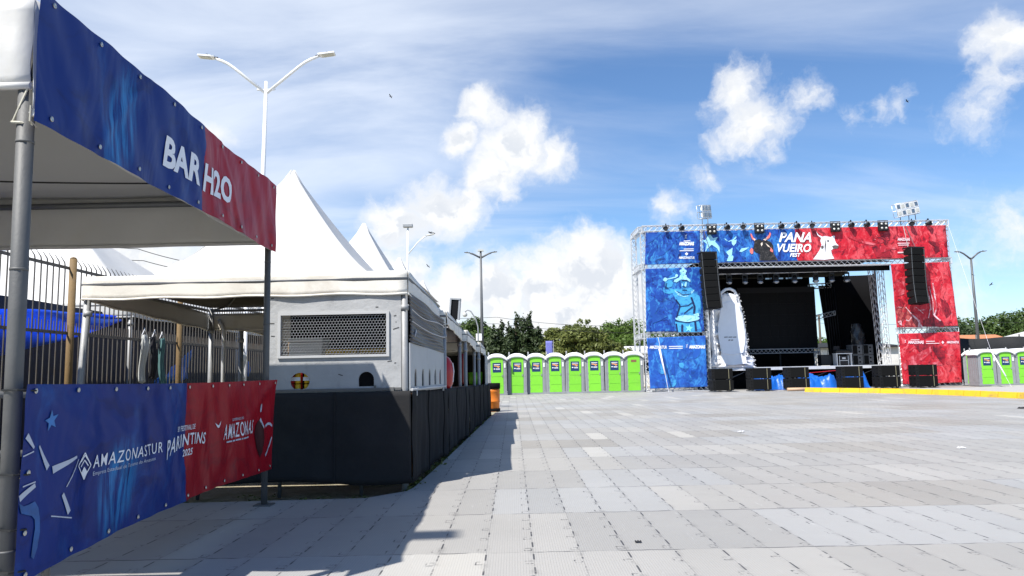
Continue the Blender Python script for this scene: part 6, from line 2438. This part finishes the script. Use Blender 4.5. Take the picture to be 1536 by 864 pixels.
mb.grid(lambda u, v: (-60+42*u, 76+.2*math.sin(u*30), -.1+2.4*v), 40, 2)
tag(mb.build('boundary_wall', M['house_white'], solid=.2), 'long pale boundary wall far behind the white tents', 'wall')
mb = MB()
mb.grid(lambda u, v: (-18+66*u, 92, -.1+2.2*v), 40, 2)
tag(mb.build('boundary_wall', M['kerb_concrete'], solid=.2), 'long grey boundary wall behind the trees and the stage', 'wall')
# small odds and ends
mb = MB()
mb.lathe([(.10, 0), (.17, .01), (.20, .2), (.21, .34), (.19, .34), (.17, .1)], (0, 0, 0), 14)
ob = tag(mb.build('plastic_tub', M['lime']), 'lime green plastic tub on the counter near the far poles of the bar', 'tub')
ob.location = (-1.05, 21.2, .91)

rs_ = random.Random(77)
wd = thing('weeds', 'dusty weeds and litter in the gap between the bar and the paving', 'weeds', (-1, 12, -.12))
wd['kind'] = 'stuff'
cl_ = []
for i in range(150):
    yy = 8.3+13.5*rs_.random()**1.6
    xx = -1.12+.030*(yy-8.45)+rs_.uniform(-.05, .07)
    cl_.append((xx, yy, -.09+rs_.uniform(0, .05), .07, .09, rs_.uniform(.03, .09)))
for i in range(90):
    cl_.append((rs_.uniform(-5.6, -1.2), rs_.uniform(7.75, 8.5), -.10, .10, .10, rs_.uniform(.02, .07)))
leaves('weed_leaves', M['leaf_olive'], wd, cl_, 5200, .028, 61, .2)
for i, (x, y, s_, lb, m_) in enumerate(((13.5, 20.6, .12, 'dark rag lying on the open paving at the right', M['cloth_black']), (.85, 5.55, .022, 'dark scrap lying on a joint of the near paving', M['cloth_black']),
                                        (4.3, 14.8, .06, 'pale paper scrap on the paving in the middle distance', M['white_ink']), (6.4, 11.2, .05, 'small pale scrap on the paving at the right', M['white_ink']))):
    mb = MB()
    rq = random.Random(i)
    mb.grid(lambda u, v: (x+s_*(u-.5)*2, y+s_*(v-.5)*1.4, .006+s_*.35*abs(math.sin(u*7+i)*math.sin(v*6+i*2))), 8, 8)
    tag(mb.build('litter_scrap', m_, solid=.004), lb, 'litter')

# ------------------------------------------------------------------ birds
bd = thing('soaring_bird', '', 'bird', (0, 0, 0), 'black birds soaring over the square')
mb = MB()
mb.ball((0, 0, 0), (.09, .30, .08), 8, 6)
mb.add([(-.03, -.28, .0), (.03, -.28, 0), (.10, -.52, .0), (-.10, -.52, 0), (-.03, -.28, .02), (.03, -.28, .02), (.10, -.52, .015), (-.10, -.52, .015)],
       [(3, 2, 1, 0), (4, 5, 6, 7), (0, 1, 5, 4), (1, 2, 6, 5), (2, 3, 7, 6), (3, 0, 4, 7)])
mb.ball((0, .34, .02), .07, 8, 6)
mb.build('body', M['bird'], bd)
for sx in (-1, 1):
    mb = MB()
    pl2 = [(.05, .12), (.35, .20), (.72, .10), (.74, -.02), (.55, -.10), (.3, -.12), (.05, -.10)]
    mb.slab(pl2, lambda a, b, e, sx=sx: (sx*a, b, .02+.16*a-.06*a*a+e), .015)
    mb.build('wing', M['bird'], bd, recalc=True)
for i, (loc, rot, lb) in enumerate((((-12.7, 80, 31.2), (0.1, .5, 1.2), 'bird high above the street lamp, left of the tall cloud'), ((-4.4, 40, 6.9), (0, .6, .9), 'bird just above the bar tent roofs'),
                                    ((33.4, 60, 8.2), (.2, .8, .3), 'bird beside the right lamp pole, nearest to the red tower'), ((36.3, 60, 8.2), (.3, -.6, 2.1), 'bird touching the line of the right lamp pole'),
                                    ((37.7, 60, 7.4), (.1, .5, 1.6), 'lowest bird right of the lamp pole'), ((43, 80, 29.5), (0, .4, .7), 'bird high up in the sky at the right'),
                                    ((-4.2, 40, 8.66), (1.2, .2, .3), 'bird perched on the pale single-arm lamp'))):
    o = place(bd, i, loc, lb)
    o.rotation_euler = rot
    o.scale = ((.42, .2, .3, .3, .3, .4, .26)[i],)*3
